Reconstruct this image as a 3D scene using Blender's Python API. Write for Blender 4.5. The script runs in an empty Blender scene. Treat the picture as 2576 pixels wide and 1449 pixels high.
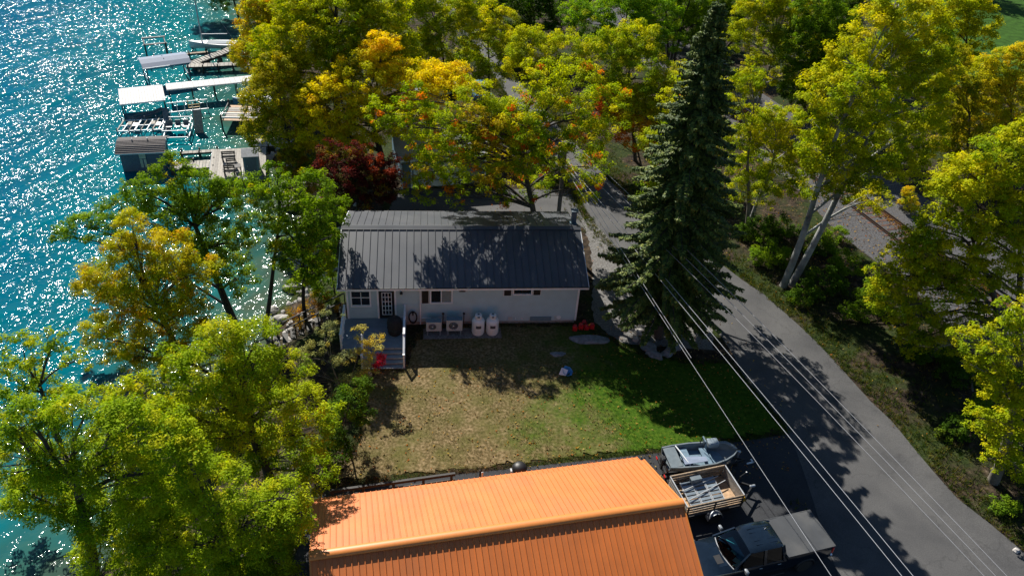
import bpy, bmesh, math, random
import numpy as np
from mathutils import Vector, Matrix, Quaternion

# ------------------------------------------------------------------ camera, sky, sun, exposure
S = bpy.context.scene
COL = S.collection
R = math.radians
cam = bpy.data.cameras.new('camera')
cam.sensor_width = 36.0
cam.lens = 36.0 * 1951.8 / 2576.0
cam.clip_start = 0.5
cam.clip_end = 2000.0
camo = bpy.data.objects.new('camera', cam)
COL.objects.link(camo)
_r = Vector((0.99737, 0.04268, 0.05855)); _u = Vector((-0.07246, 0.58746, 0.80600)); _f = Vector((0.0, 0.80813, -0.58901))
camo.matrix_world = Matrix(((_r.x, _u.x, -_f.x, 0.0), (_r.y, _u.y, -_f.y, 0.0), (_r.z, _u.z, -_f.z, 29.43), (0, 0, 0, 1)))
S.camera = camo

SUN_EL, SUN_AZ = 39.5, -30.0          # azimuth from +Y, clockwise positive
W = bpy.data.worlds.new('World'); S.world = W; W.use_nodes = True
wn = W.node_tree.nodes; wl = W.node_tree.links
sky = wn.new('ShaderNodeTexSky'); sky.sky_type = 'NISHITA'; sky.sun_disc = False
sky.sun_elevation = R(SUN_EL); sky.sun_rotation = R(SUN_AZ); sky.air_density = 1.0; sky.dust_density = 0.0; sky.ozone_density = 4.0
wl.new(sky.outputs[0], wn['Background'].inputs[0]); wn['Background'].inputs[1].default_value = 0.05
sun = bpy.data.lights.new('sun', 'SUN'); sun.energy = 5.0; sun.angle = R(0.42); sun.color = (1.0, 0.95, 0.86)
suno = bpy.data.objects.new('sun', sun); COL.objects.link(suno)
_d = Vector((-math.sin(R(SUN_AZ)) * math.cos(R(SUN_EL)), -math.cos(R(SUN_AZ)) * math.cos(R(SUN_EL)), -math.sin(R(SUN_EL))))
suno.rotation_euler = _d.to_track_quat('-Z', 'Y').to_euler(); suno.location = (-30, 60, 60)
S.view_settings.view_transform = 'Standard'; S.view_settings.look = 'None'
S.view_settings.exposure = 0.75; S.view_settings.gamma = 1.0; S.view_settings.use_curve_mapping = False
S.cycles.max_bounces = 6; S.cycles.transparent_max_bounces = 6; S.cycles.caustics_reflective = False; S.cycles.caustics_refractive = False

rng = np.random.default_rng(7)
random.seed(7)
WATER_Z = -3.0

# ------------------------------------------------------------------ materials
def _nt(name):
    m = bpy.data.materials.new(name); m.use_nodes = True
    return m, m.node_tree.nodes, m.node_tree.links, m.node_tree.nodes['Principled BSDF']

def _ramp(n, stops):
    r = n.new('ShaderNodeValToRGB'); e = r.color_ramp.elements
    while len(e) < len(stops): e.new(0.5)
    for i, (p, c) in enumerate(stops):
        e[i].position = p; e[i].color = (c[0], c[1], c[2], 1)
    return r

def mat(name, col, rough=0.6, metal=0.0, vary=0.15, scale=6.0, bump=0.0, bscale=40.0, spec=0.5, dirt=0.0, dirtcol=(0.05, 0.04, 0.03), each=0.0):
    m, n, l, b = _nt(name)
    geo = n.new('ShaderNodeNewGeometry'); pos = geo.outputs['Position']
    nz = n.new('ShaderNodeTexNoise'); nz.inputs['Scale'].default_value = scale; nz.inputs['Detail'].default_value = 6
    l.new(pos, nz.inputs['Vector'])
    lo = [c * (1 - vary) for c in col]; hi = [min(1, c * (1 + vary)) for c in col]
    rp = _ramp(n, [(0.3, lo), (0.7, hi)]); l.new(nz.outputs['Fac'], rp.inputs[0])
    out = rp.outputs[0]
    if dirt > 0:
        n2 = n.new('ShaderNodeTexNoise'); n2.inputs['Scale'].default_value = scale * 0.35; n2.inputs['Detail'].default_value = 8
        l.new(pos, n2.inputs['Vector'])
        r2 = _ramp(n, [(0.48, (0, 0, 0)), (0.7, (dirt, dirt, dirt))]); l.new(n2.outputs['Fac'], r2.inputs[0])
        mx = n.new('ShaderNodeMixRGB'); mx.inputs[2].default_value = (*dirtcol, 1)
        l.new(r2.outputs[0], mx.inputs[0]); l.new(out, mx.inputs[1]); out = mx.outputs[0]
    if each > 0:      # every board, panel or slat weathers a little differently
        oi = n.new('ShaderNodeObjectInfo'); mr = n.new('ShaderNodeMapRange'); mr.inputs[3].default_value = 1 - each; mr.inputs[4].default_value = 1 + each
        l.new(oi.outputs['Random'], mr.inputs[0]); ml = n.new('ShaderNodeVectorMath'); ml.operation = 'SCALE'
        l.new(out, ml.inputs[0]); l.new(mr.outputs[0], ml.inputs['Scale']); out = ml.outputs[0]
    l.new(out, b.inputs['Base Color'])
    b.inputs['Roughness'].default_value = rough; b.inputs['Metallic'].default_value = metal
    b.inputs['Specular IOR Level'].default_value = spec
    if bump > 0:
        n3 = n.new('ShaderNodeTexNoise'); n3.inputs['Scale'].default_value = bscale; n3.inputs['Detail'].default_value = 4
        l.new(pos, n3.inputs['Vector'])
        bp = n.new('ShaderNodeBump'); bp.inputs['Strength'].default_value = bump; bp.inputs['Distance'].default_value = 0.05
        l.new(n3.outputs['Fac'], bp.inputs['Height']); l.new(bp.outputs[0], b.inputs['Normal'])
    return m

M = {}
M['white'] = mat('white_trim_paint', (0.76, 0.79, 0.82), 0.45, vary=0.05, dirt=0.25, dirtcol=(0.4, 0.38, 0.34))
M['siding'] = mat('grey_siding_paint', (0.38, 0.53, 0.58), 0.6, vary=0.05, scale=2, dirt=0.2, dirtcol=(0.32, 0.31, 0.28))
M['concrete'] = mat('weathered_concrete', (0.30, 0.29, 0.27), 0.9, vary=0.25, bump=0.3, dirt=0.4, dirtcol=(0.12, 0.11, 0.1))
M['roofdark'] = mat('charcoal_metal_roof', (0.050, 0.056, 0.068), 0.42, metal=0.0, vary=0.10, scale=1.2, dirt=0.2, dirtcol=(0.16, 0.16, 0.16), spec=0.6, each=0.05)
M['rooforange'] = mat('copper_orange_metal_roof', (0.58, 0.158, 0.028), 0.5, vary=0.10, scale=0.9, dirt=0.30, dirtcol=(0.40, 0.15, 0.07), spec=0.7, bump=0.05, bscale=3, each=0.045)
M['orangetrim'] = mat('copper_orange_ridge_trim', (0.62, 0.21, 0.045), 0.42, vary=0.05)
M['glass'] = mat('dark_window_glass', (0.012, 0.016, 0.02), 0.05, vary=0.4, scale=1.5, spec=0.8)
M['blind'] = mat('window_glass_with_blind', (0.22, 0.26, 0.27), 0.12, vary=0.1, spec=0.8)
M['black'] = mat('black_paint', (0.012, 0.012, 0.014), 0.5, vary=0.2)
M['rubber'] = mat('black_rubber', (0.014, 0.014, 0.014), 0.85, vary=0.3)
M['deck'] = mat('blue_grey_deck_paint', (0.15, 0.20, 0.245), 0.55, vary=0.12, scale=3, dirt=0.25, dirtcol=(0.2, 0.19, 0.17), each=0.06)
M['nosing'] = mat('worn_step_edge', (0.33, 0.31, 0.28), 0.7, vary=0.2)
M['unit'] = mat('beige_enamel', (0.46, 0.50, 0.50), 0.45, vary=0.05)
M['grille'] = mat('dark_fan_grille', (0.05, 0.055, 0.06), 0.5, vary=0.2)
M['tank'] = mat('white_tank_enamel', (0.72, 0.75, 0.76), 0.35, vary=0.04, dirt=0.15, dirtcol=(0.5, 0.48, 0.44))
M['label'] = mat('dark_label', (0.06, 0.06, 0.07), 0.5, vary=0.3, scale=30)
M['red'] = mat('red_plastic', (0.42, 0.015, 0.02), 0.4, vary=0.15)
M['galv'] = mat('galvanised_steel', (0.42, 0.45, 0.48), 0.38, metal=0.6, vary=0.15)
M['alu'] = mat('dull_aluminium', (0.46, 0.48, 0.50), 0.42, metal=0.3, vary=0.12)
M['aluslat'] = mat('blue_grey_aluminium_slat', (0.24, 0.29, 0.33), 0.4, metal=0.3, vary=0.15, each=0.12)
M['wood'] = mat('weathered_wood', (0.30, 0.22, 0.145), 0.8, vary=0.35, scale=9, bump=0.3, dirt=0.4, dirtcol=(0.12, 0.09, 0.06), each=0.25)
M['ply'] = mat('plywood_floor', (0.40, 0.26, 0.15), 0.75, vary=0.25, scale=5, dirt=0.4, dirtcol=(0.2, 0.13, 0.08), each=0.15)
M['greywood'] = mat('sun_bleached_boards', (0.33, 0.305, 0.27), 0.85, vary=0.22, scale=7, bump=0.3, dirt=0.35, dirtcol=(0.22, 0.2, 0.17), each=0.22)
M['darkwood'] = mat('dark_stained_wood', (0.03, 0.028, 0.026), 0.7, vary=0.4, scale=8)
M['truck'] = mat('black_car_paint', (0.004, 0.009, 0.016), 0.16, vary=0.2, spec=0.7)
M['truck'].node_tree.nodes['Principled BSDF'].inputs['Coat Weight'].default_value = 0.8
M['truck'].node_tree.nodes['Principled BSDF'].inputs['Coat Roughness'].default_value = 0.05
M['tonneau'] = mat('grey_vinyl_cover', (0.042, 0.046, 0.052), 0.75, vary=0.1, scale=2, bump=0.1, bscale=60, dirt=0.2, dirtcol=(0.2, 0.19, 0.17))
M['cabin'] = mat('teal_tinted_dashboard', (0.04, 0.24, 0.29), 0.6, vary=0.3)
M['paper'] = mat('pale_papers', (0.5, 0.52, 0.38), 0.7, vary=0.2)
M['lamp'] = mat('lamp_lens', (0.5, 0.02, 0.02), 0.2)
M['chrome'] = mat('bright_metal', (0.7, 0.72, 0.75), 0.15, metal=1.0, vary=0.05)
M['hull'] = mat('grey_boat_gelcoat', (0.14, 0.17, 0.19), 0.35, vary=0.1, dirt=0.2, dirtcol=(0.3, 0.3, 0.28))
M['hullin'] = mat('blue_grey_boat_interior', (0.13, 0.20, 0.26), 0.5, vary=0.2)
M['bluehull'] = mat('blue_boat_hull', (0.04, 0.16, 0.30), 0.3, vary=0.2)
M['canvas'] = mat('blue_grey_canvas', (0.15, 0.185, 0.26), 0.75, vary=0.1)
M['whitemetal'] = mat('white_ribbed_metal', (0.26, 0.265, 0.27), 0.6, vary=0.06, dirt=0.2, dirtcol=(0.5, 0.48, 0.45), each=0.05)
M['shingle'] = mat('grey_brown_shingles', (0.155, 0.14, 0.135), 0.9, vary=0.3, scale=14, bump=0.4, bscale=30)
M['bluewall'] = mat('slate_blue_boards', (0.10, 0.135, 0.17), 0.7, vary=0.12)
M['tealwall'] = mat('dull_teal_boards', (0.13, 0.21, 0.26), 0.6, vary=0.12)
M['paleroof'] = mat('pale_grey_roof', (0.33, 0.34, 0.36), 0.8, vary=0.15, dirt=0.3, dirtcol=(0.2, 0.2, 0.2))
M['yellow'] = mat('yellow_plastic', (0.65, 0.36, 0.02), 0.5, vary=0.1)
M['stone'] = mat('grey_garden_stone', (0.20, 0.21, 0.22), 0.9, vary=0.35, scale=5, bump=0.6, bscale=12, dirt=0.4, dirtcol=(0.1, 0.1, 0.09))
M['palestone'] = mat('pale_shore_rock', (0.36, 0.34, 0.32), 0.9, vary=0.35, scale=4, bump=0.6, bscale=9, dirt=0.4, dirtcol=(0.14, 0.13, 0.12))
M['rust'] = mat('rusty_steel', (0.075, 0.04, 0.028), 0.6, metal=0.2, vary=0.4)
M['railtop'] = mat('worn_rail_steel', (0.16, 0.14, 0.13), 0.4, metal=0.6, vary=0.2)
M['tie'] = mat('red_brown_timber_sleeper', (0.085, 0.038, 0.024), 0.85, vary=0.45, scale=4, each=0.35)
M['wire'] = mat('grey_weathered_wire', (0.24, 0.24, 0.25), 0.5, vary=0.05)
M['cable'] = mat('bare_aluminium_cable', (0.46, 0.47, 0.49), 0.45, metal=0.3, vary=0.05)
M['bluewhite'] = mat('blue_plastic_sheet', (0.05, 0.26, 0.55), 0.4, vary=0.3)
M['bark_dark'] = mat('dark_brown_bark', (0.05, 0.042, 0.036), 0.9, vary=0.4, scale=7, bump=0.5, bscale=14)
M['bark_black'] = mat('blackish_bark', (0.026, 0.024, 0.024), 0.9, vary=0.4, scale=7, bump=0.5, bscale=14)
M['bark_grey'] = mat('grey_twig_bark', (0.16, 0.14, 0.115), 0.9, vary=0.3, scale=8)
M['bark_pale'] = mat('pale_smooth_bark', (0.27, 0.275, 0.265), 0.8, vary=0.3, scale=2.2, bump=0.3, bscale=12, dirt=0.9, dirtcol=(0.06, 0.06, 0.055))
M['pole'] = mat('grey_pole_timber', (0.11, 0.10, 0.095), 0.85, vary=0.3)

def leaf_material(name, trans, rough=0.45, spec=0.25):
    m, n, l, b = _nt(name)
    a = n.new('ShaderNodeAttribute'); a.attribute_name = 'tint'
    l.new(a.outputs['Color'], b.inputs['Base Color'])
    b.inputs['Roughness'].default_value = rough; b.inputs['Specular IOR Level'].default_value = spec
    t = n.new('ShaderNodeBsdfTranslucent')
    g = n.new('ShaderNodeHueSaturation'); g.inputs['Saturation'].default_value = 1.1; g.inputs['Value'].default_value = 1.4
    l.new(a.outputs['Color'], g.inputs['Color']); l.new(g.outputs[0], t.inputs['Color'])
    mx = n.new('ShaderNodeMixShader'); mx.inputs[0].default_value = trans
    l.new(b.outputs[0], mx.inputs[1]); l.new(t.outputs[0], mx.inputs[2])
    l.new(mx.outputs[0], n['Material Output'].inputs['Surface'])
    return m
M['leaf'] = leaf_material('autumn_leaf', 0.40, 0.7, 0.04)
M['needle'] = leaf_material('spruce_needle', 0.1, 0.6, 0.2)
M['blade'] = leaf_material('grass_blade', 0.25, 0.6, 0.15)

# ------------------------------------------------------------------ mesh helpers
def link(o, parent=None):
    COL.objects.link(o)
    if parent is not None: o.parent = parent
    return o

def tag(o, label=None, cat=None, group=None, kind=None):
    if label: o['label'] = label
    if cat: o['category'] = cat
    if group: o['group'] = group
    if kind: o['kind'] = kind
    return o

def thing(name, label, cat, loc=(0, 0, 0), rz=0.0, group=None):
    o = bpy.data.objects.new(name, None); o.empty_display_size = 0.3
    o.location = loc; o.rotation_euler = (0, 0, rz)
    return tag(link(o), label, cat, group)

class MB:
    def __init__(s): s.v = []; s.f = []
    def add(s, vs, fs):
        k = len(s.v); s.v += [tuple(v) for v in vs]; s.f += [tuple(i + k for i in f) for f in fs]; return s
    def box(s, c, d, rz=0.0, ch=0.0, ry=0.0, rx=0.0):
        hx, hy, hz = d[0] / 2, d[1] / 2, d[2] / 2
        if ch <= 0:
            vs = [(x * hx, y * hy, z * hz) for z in (-1, 1) for y in (-1, 1) for x in (-1, 1)]
            fs = [(0, 2, 3, 1), (4, 5, 7, 6), (0, 1, 5, 4), (2, 6, 7, 3), (0, 4, 6, 2), (1, 3, 7, 5)]
        else:
            ch = min(ch, hx * .8, hy * .8, hz * .8)
            rings = []
            vs = []
            for z, i in ((-hz, ch), (-hz + ch, 0), (hz - ch, 0), (hz, ch)):
                a, b = hx - i, hy - i
                q = min(ch, a * .5, b * .5)
                vs += [(-a + q, -b, z), (a - q, -b, z), (a, -b + q, z), (a, b - q, z), (a - q, b, z), (-a + q, b, z), (-a, b - q, z), (-a, -b + q, z)]
            fs = [tuple(range(7, -1, -1)), tuple(range(24, 32))]
            for r in range(3):
                for i in range(8):
                    j = (i + 1) % 8
                    fs.append((r * 8 + i, r * 8 + j, r * 8 + 8 + j, r * 8 + 8 + i))
        mt = Matrix.Translation(c) @ Matrix.Rotation(rz, 4, 'Z') @ Matrix.Rotation(ry, 4, 'Y') @ Matrix.Rotation(rx, 4, 'X')
        return s.add([mt @ Vector(v) for v in vs], fs)
    def bar(s, a, b, w, h=None, roll=0.0):
        a = Vector(a); b = Vector(b); h = h or w; d = b - a; L = d.length
        q = d.to_track_quat('X', 'Z')
        vs = [(x, y * w / 2, z * h / 2) for z in (-1, 1) for y in (-1, 1) for x in (0, L)]
        fs = [(0, 2, 3, 1), (4, 5, 7, 6), (0, 1, 5, 4), (2, 6, 7, 3), (0, 4, 6, 2), (1, 3, 7, 5)]
        return s.add([a + q @ Vector(v) for v in vs], fs)
    def tube(s, pts, rad, n=8, cap=True):
        pts = [Vector(p) for p in pts]
        if not hasattr(rad, '__len__'): rad = [rad] * len(pts)
        k = len(s.v); prev = None
        for i, p in enumerate(pts):
            d = (pts[min(i + 1, len(pts) - 1)] - pts[max(i - 1, 0)])
            if d.length < 1e-6: d = Vector((0, 0, 1))
            d.normalize()
            ref = prev if prev is not None else (Vector((1, 0, 0)) if abs(d.x) < 0.9 else Vector((0, 1, 0)))
            a = ref - d * ref.dot(d)
            if a.length < 1e-4: a = Vector((0, 1, 0)) - d * d.y
            a.normalize(); b = d.cross(a); prev = a
            for j in range(n):
                t = 2 * math.pi * j / n
                s.v.append(tuple(p + (a * math.cos(t) + b * math.sin(t)) * rad[i]))
        for i in range(len(pts) - 1):
            for j in range(n):
                j2 = (j + 1) % n
                s.f.append((k + i * n + j, k + i * n + j2, k + (i + 1) * n + j2, k + (i + 1) * n + j))
        if cap:
            s.f.append(tuple(k + j for j in range(n - 1, -1, -1)))
            e = k + (len(pts) - 1) * n
            s.f.append(tuple(e + j for j in range(n)))
        return s
    def lathe(s, prof, c=(0, 0, 0), n=20, axis='Z'):
        vs = []
        for r, z in prof:
            for j in range(n):
                t = 2 * math.pi * j / n
                p = (r * math.cos(t), r * math.sin(t), z)
                if axis == 'Y': p = (p[0], p[2], p[1])
                if axis == 'X': p = (p[2], p[0], p[1])
                vs.append((p[0] + c[0], p[1] + c[1], p[2] + c[2]))
        fs = []
        for i in range(len(prof) - 1):
            for j in range(n):
                j2 = (j + 1) % n
                q = (i * n + j, i * n + j2, (i + 1) * n + j2, (i + 1) * n + j)
                fs.append(q if axis != 'Y' else q[::-1])
        a = tuple(range(n)); b = tuple((len(prof) - 1) * n + j for j in range(n))
        fs += [a[::-1], b] if axis != 'Y' else [a, b[::-1]]
        return s.add(vs, fs)
    def prism(s, poly, axis, a, b):
        """closed polygon in the plane across 'axis', pushed from a to b"""
        n = len(poly)
        def P(u, w, t): return (t, u, w) if axis == 'X' else ((u, t, w) if axis == 'Y' else (u, w, t))
        vs = [P(u, w, a) for u, w in poly] + [P(u, w, b) for u, w in poly]
        fs = [tuple(range(n - 1, -1, -1)), tuple(range(n, 2 * n))] + [(i, (i + 1) % n, n + (i + 1) % n, n + i) for i in range(n)]
        return s.add(vs, fs)
    def build(s, name, m, parent=None, smooth=False, loc=None):
        me = bpy.data.meshes.new(name); me.from_pydata(s.v, [], s.f)
        bm = bmesh.new(); bm.from_mesh(me); bmesh.ops.recalc_face_normals(bm, faces=bm.faces); bm.to_mesh(me); bm.free()
        if m is not None: me.materials.append(m)
        o = bpy.data.objects.new(name, me); link(o, parent)
        if loc: o.location = loc
        if smooth:
            me.polygons.foreach_set('use_smooth', [True] * len(me.polygons))
            try: me.set_sharp_from_angle(angle=R(40))
            except Exception: pass
        return o

def dup(o, parent, loc=None, rot=None):
    c = o.copy(); link(c, parent)
    if loc is not None: c.location = loc
    if rot is not None: c.rotation_euler = rot
    return c

def dup_tree(root, loc, rz, label=None):
    r = root.copy(); link(r); r.location = loc; r.rotation_euler = (0, 0, rz)
    if label: r['label'] = label
    for ch in list(root.children):
        c = ch.copy(); link(c, r)
        for g in list(ch.children):
            d = g.copy(); link(d, c)
    return r

def smoothpath(pts, seg=6):
    """Catmull-Rom through 2D/3D points"""
    P = [Vector(p) for p in pts]; P = [P[0] * 2 - P[1]] + P + [P[-1] * 2 - P[-2]]
    out = []
    for i in range(1, len(P) - 2):
        for k in range(seg):
            t = k / seg
            a, b, c, d = P[i - 1], P[i], P[i + 1], P[i + 2]
            out.append(0.5 * ((2 * b) + (c - a) * t + (2 * a - 5 * b + 4 * c - d) * t * t + (3 * b - a - 3 * c + d) * t ** 3))
    out.append(P[-2]); return out

def quads_mesh(name, verts, tints, m, parent=None):
    """verts: (N,k,3) leaf polygons of k corners, tints: (N,3)"""
    n, k = len(verts), verts.shape[1]
    me = bpy.data.meshes.new(name)
    me.vertices.add(n * k); me.vertices.foreach_set('co', np.asarray(verts, np.float32).ravel())
    me.loops.add(n * k); me.loops.foreach_set('vertex_index', np.arange(n * k, dtype=np.int32))
    me.polygons.add(n); me.polygons.foreach_set('loop_start', np.arange(0, n * k, k, dtype=np.int32))
    try: me.polygons.foreach_set('loop_total', np.full(n, k, np.int32))
    except Exception: pass
    at = me.attributes.new('tint', 'FLOAT_COLOR', 'FACE')
    c4 = np.ones((n, 4), np.float32); c4[:, :3] = tints; at.data.foreach_set('color', c4.ravel())
    me.update(calc_edges=True)
    me.materials.append(m)
    return link(bpy.data.objects.new(name, me), parent)

# ------------------------------------------------------------------ the setting
SHY = [-300, -50, 10, 20, 25.7, 33.4, 40, 49, 57.7, 66.6, 81, 96.5, 106, 140, 300, 900]
SHX = [-30, -18, -17.4, -17.8, -18.4, -16.8, -15.0, -16.7, -20.7, -24.5, -29.7, -34.5, -39.5, -58, -150, -400]
def shore(y): return np.interp(y, SHY, SHX) + 0.7 * np.sin(np.asarray(y) * 0.9) + 0.4 * np.sin(np.asarray(y) * 2.3 + 1)
def ground_z(x, y):
    d = x - shore(y)
    t = np.clip(d / 6.0, 0, 1); t = t * t * (3 - 2 * t)
    z = -3.1 + 3.1 * t
    z = np.where(d < 0, -3.1 + np.maximum(d * 0.35, -3.0), z)
    b = np.clip(1 - np.abs(d - 3) / 4, 0, 1)
    return z + b * (0.12 * np.sin(x * 3.1 + y) + 0.10 * np.sin(y * 4.3 - x * 1.3))

def grid_mesh(name, xs, ys, zf, m, kind=None):
    X, Y = np.meshgrid(xs, ys); Z = zf(X, Y); nx, ny = len(xs), len(ys)
    v = np.stack([X, Y, Z], -1).reshape(-1, 3)
    i = np.arange(nx * ny).reshape(ny, nx)
    f = np.stack([i[:-1, :-1], i[:-1, 1:], i[1:, 1:], i[1:, :-1]], -1).reshape(-1, 4)
    me = bpy.data.meshes.new(name); me.from_pydata(v.tolist(), [], f.tolist()); me.materials.append(m)
    me.polygons.foreach_set('use_smooth', [True] * len(me.polygons))
    o = link(bpy.data.objects.new(name, me))
    if kind: o['kind'] = kind
    return o, X, Y

def soil_material():
    m, n, l, b = _nt('leaf_litter_soil')
    tc = n.new('ShaderNodeTexCoord')
    def noise(s, d=8):
        z = n.new('ShaderNodeTexNoise'); z.inputs['Scale'].default_value = s; z.inputs['Detail'].default_value = d; l.new(tc.outputs['Object'], z.inputs['Vector']); return z.outputs['Fac']
    r1 = _ramp(n, [(0.32, (0.014, 0.011, 0.009)), (0.5, (0.04, 0.029, 0.02)), (0.64, (0.07, 0.05, 0.033)), (0.76, (0.20, 0.15, 0.11))]); l.new(noise(2.6, 10), r1.inputs[0])
    r2 = _ramp(n, [(0.45, (0, 0, 0)), (0.58, (0.85, 0.85, 0.85))]); l.new(noise(0.33), r2.inputs[0])
    r3 = _ramp(n, [(0.3, (0.012, 0.024, 0.006)), (0.6, (0.03, 0.048, 0.009)), (0.75, (0.08, 0.075, 0.014))]); l.new(noise(5), r3.inputs[0])
    mx = n.new('ShaderNodeMixRGB'); l.new(r2.outputs[0], mx.inputs[0]); l.new(r1.outputs[0], mx.inputs[1]); l.new(r3.outputs[0], mx.inputs[2])
    l.new(mx.outputs[0], b.inputs['Base Color']); b.inputs['Roughness'].default_value = 0.95; b.inputs['Specular IOR Level'].default_value = 0.1
    bp = n.new('ShaderNodeBump'); bp.inputs['Strength'].default_value = 0.7; bp.inputs['Distance'].default_value = 0.12; l.new(noise(6), bp.inputs['Height']); l.new(bp.outputs[0], b.inputs['Normal'])
    return m

def asphalt_material(name, lo, hi, stain):
    m, n, l, b = _nt(name)
    tc = n.new('ShaderNodeTexCoord')
    def noise(s, d=8):
        z = n.new('ShaderNodeTexNoise'); z.inputs['Scale'].default_value = s; z.inputs['Detail'].default_value = d; l.new(tc.outputs['Object'], z.inputs['Vector']); return z.outputs['Fac']
    r1 = _ramp(n, [(0.3, lo), (0.7, hi)]); l.new(noise(0.45, 10), r1.inputs[0])
    r2 = _ramp(n, [(0.35, (0.8, 0.8, 0.8)), (0.65, (1.15, 1.15, 1.15))]); l.new(noise(22, 4), r2.inputs[0])
    mx = n.new('ShaderNodeMixRGB'); mx.blend_type = 'MULTIPLY'; mx.inputs[0].default_value = 1; l.new(r1.outputs[0], mx.inputs[1]); l.new(r2.outputs[0], mx.inputs[2])
    r3 = _ramp(n, [(0.56, (0, 0, 0)), (0.75, (0.6, 0.6, 0.6))]); l.new(noise(0.9, 6), r3.inputs[0])
    m2 = n.new('ShaderNodeMixRGB'); m2.inputs[2].default_value = (*stain, 1); l.new(r3.outputs[0], m2.inputs[0]); l.new(mx.outputs[0], m2.inputs[1])
    vo = n.new('ShaderNodeTexVoronoi'); vo.feature = 'DISTANCE_TO_EDGE'; vo.inputs['Scale'].default_value = 0.22
    nd = n.new('ShaderNodeTexNoise'); nd.inputs['Scale'].default_value = 1.3; nd.inputs['Detail'].default_value = 5; l.new(tc.outputs['Object'], nd.inputs['Vector'])
    va = n.new('ShaderNodeVectorMath'); va.operation = 'MULTIPLY_ADD'; va.inputs[1].default_value = (1.6, 1.6, 1.6); l.new(nd.outputs['Color'], va.inputs[0]); l.new(tc.outputs['Object'], va.inputs[2]); l.new(va.outputs[0], vo.inputs['Vector'])
    rc = _ramp(n, [(0.0, (0.45, 0.45, 0.45)), (0.012, (1, 1, 1))]); l.new(vo.outputs['Distance'], rc.inputs[0])
    m3 = n.new('ShaderNodeMixRGB'); m3.blend_type = 'MULTIPLY'; m3.inputs[0].default_value = 0.4; l.new(m2.outputs[0], m3.inputs[1]); l.new(rc.outputs[0], m3.inputs[2])
    l.new(m3.outputs[0], b.inputs['Base Color']); b.inputs['Roughness'].default_value = 0.85; b.inputs['Specular IOR Level'].default_value = 0.3
    bp = n.new('ShaderNodeBump'); bp.inputs['Strength'].default_value = 0.25; bp.inputs['Distance'].default_value = 0.02; l.new(noise(60, 3), bp.inputs['Height']); l.new(bp.outputs[0], b.inputs['Normal'])
    return m

def lawn_material():
    m, n, l, b = _nt('patchy_lawn')
    tc = n.new('ShaderNodeTexCoord'); sp = n.new('ShaderNodeSeparateXYZ'); l.new(tc.outputs['Object'], sp.inputs[0])
    def noise(s, d=8):
        z = n.new('ShaderNodeTexNoise'); z.inputs['Scale'].default_value = s; z.inputs['Detail'].default_value = d; l.new(tc.outputs['Object'], z.inputs['Vector']); return z.outputs['Fac']
    def math_(op, a, c):
        z = n.new('ShaderNodeMath'); z.operation = op
        for i, q in enumerate((a, c)):
            if isinstance(q, (int, float)): z.inputs[i].default_value = q
            else: l.new(q, z.inputs[i])
        return z.outputs[0]
    # dry sandy turf towards the lake, green turf towards the road
    k = math_('ADD', math_('MULTIPLY', sp.outputs['X'], 0.13), math_('MULTIPLY', math_('SUBTRACT', noise(0.28, 6), 0.5), 1.7))
    k = math_('ADD', k, math_('MULTIPLY', math_('SUBTRACT', noise(1.6, 8), 0.5), 0.9))
    r0 = _ramp(n, [(0.12, (0, 0, 0)), (0.75, (1, 1, 1))]); l.new(k, r0.inputs[0])
    dry = _ramp(n, [(0.3, (0.065, 0.05, 0.02)), (0.5, (0.15, 0.112, 0.052)), (0.68, (0.27, 0.20, 0.11))]); l.new(noise(7, 10), dry.inputs[0])
    grn = _ramp(n, [(0.3, (0.022, 0.055, 0.004)), (0.55, (0.05, 0.105, 0.007)), (0.75, (0.115, 0.135, 0.016))]); l.new(noise(5, 10), grn.inputs[0])
    pt = _ramp(n, [(0.42, (0, 0, 0)), (0.66, (0.75, 0.75, 0.75))]); l.new(noise(0.75, 9), pt.inputs[0])
    olv = _ramp(n, [(0.3, (0.045, 0.052, 0.012)), (0.7, (0.13, 0.125, 0.035))]); l.new(noise(9, 8), olv.inputs[0])
    dm = n.new('ShaderNodeMixRGB'); l.new(pt.outputs[0], dm.inputs[0]); l.new(dry.outputs[0], dm.inputs[1]); l.new(olv.outputs[0], dm.inputs[2])
    mx = n.new('ShaderNodeMixRGB'); l.new(r0.outputs[0], mx.inputs[0]); l.new(dm.outputs[0], mx.inputs[1]); l.new(grn.outputs[0], mx.inputs[2])
    l.new(mx.outputs[0], b.inputs['Base Color']); b.inputs['Roughness'].default_value = 0.95; b.inputs['Specular IOR Level'].default_value = 0.08
    bp = n.new('ShaderNodeBump'); bp.inputs['Strength'].default_value = 0.5; bp.inputs['Distance'].default_value = 0.03; l.new(noise(24, 6), bp.inputs['Height']); l.new(bp.outputs[0], b.inputs['Normal'])
    return m

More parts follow.
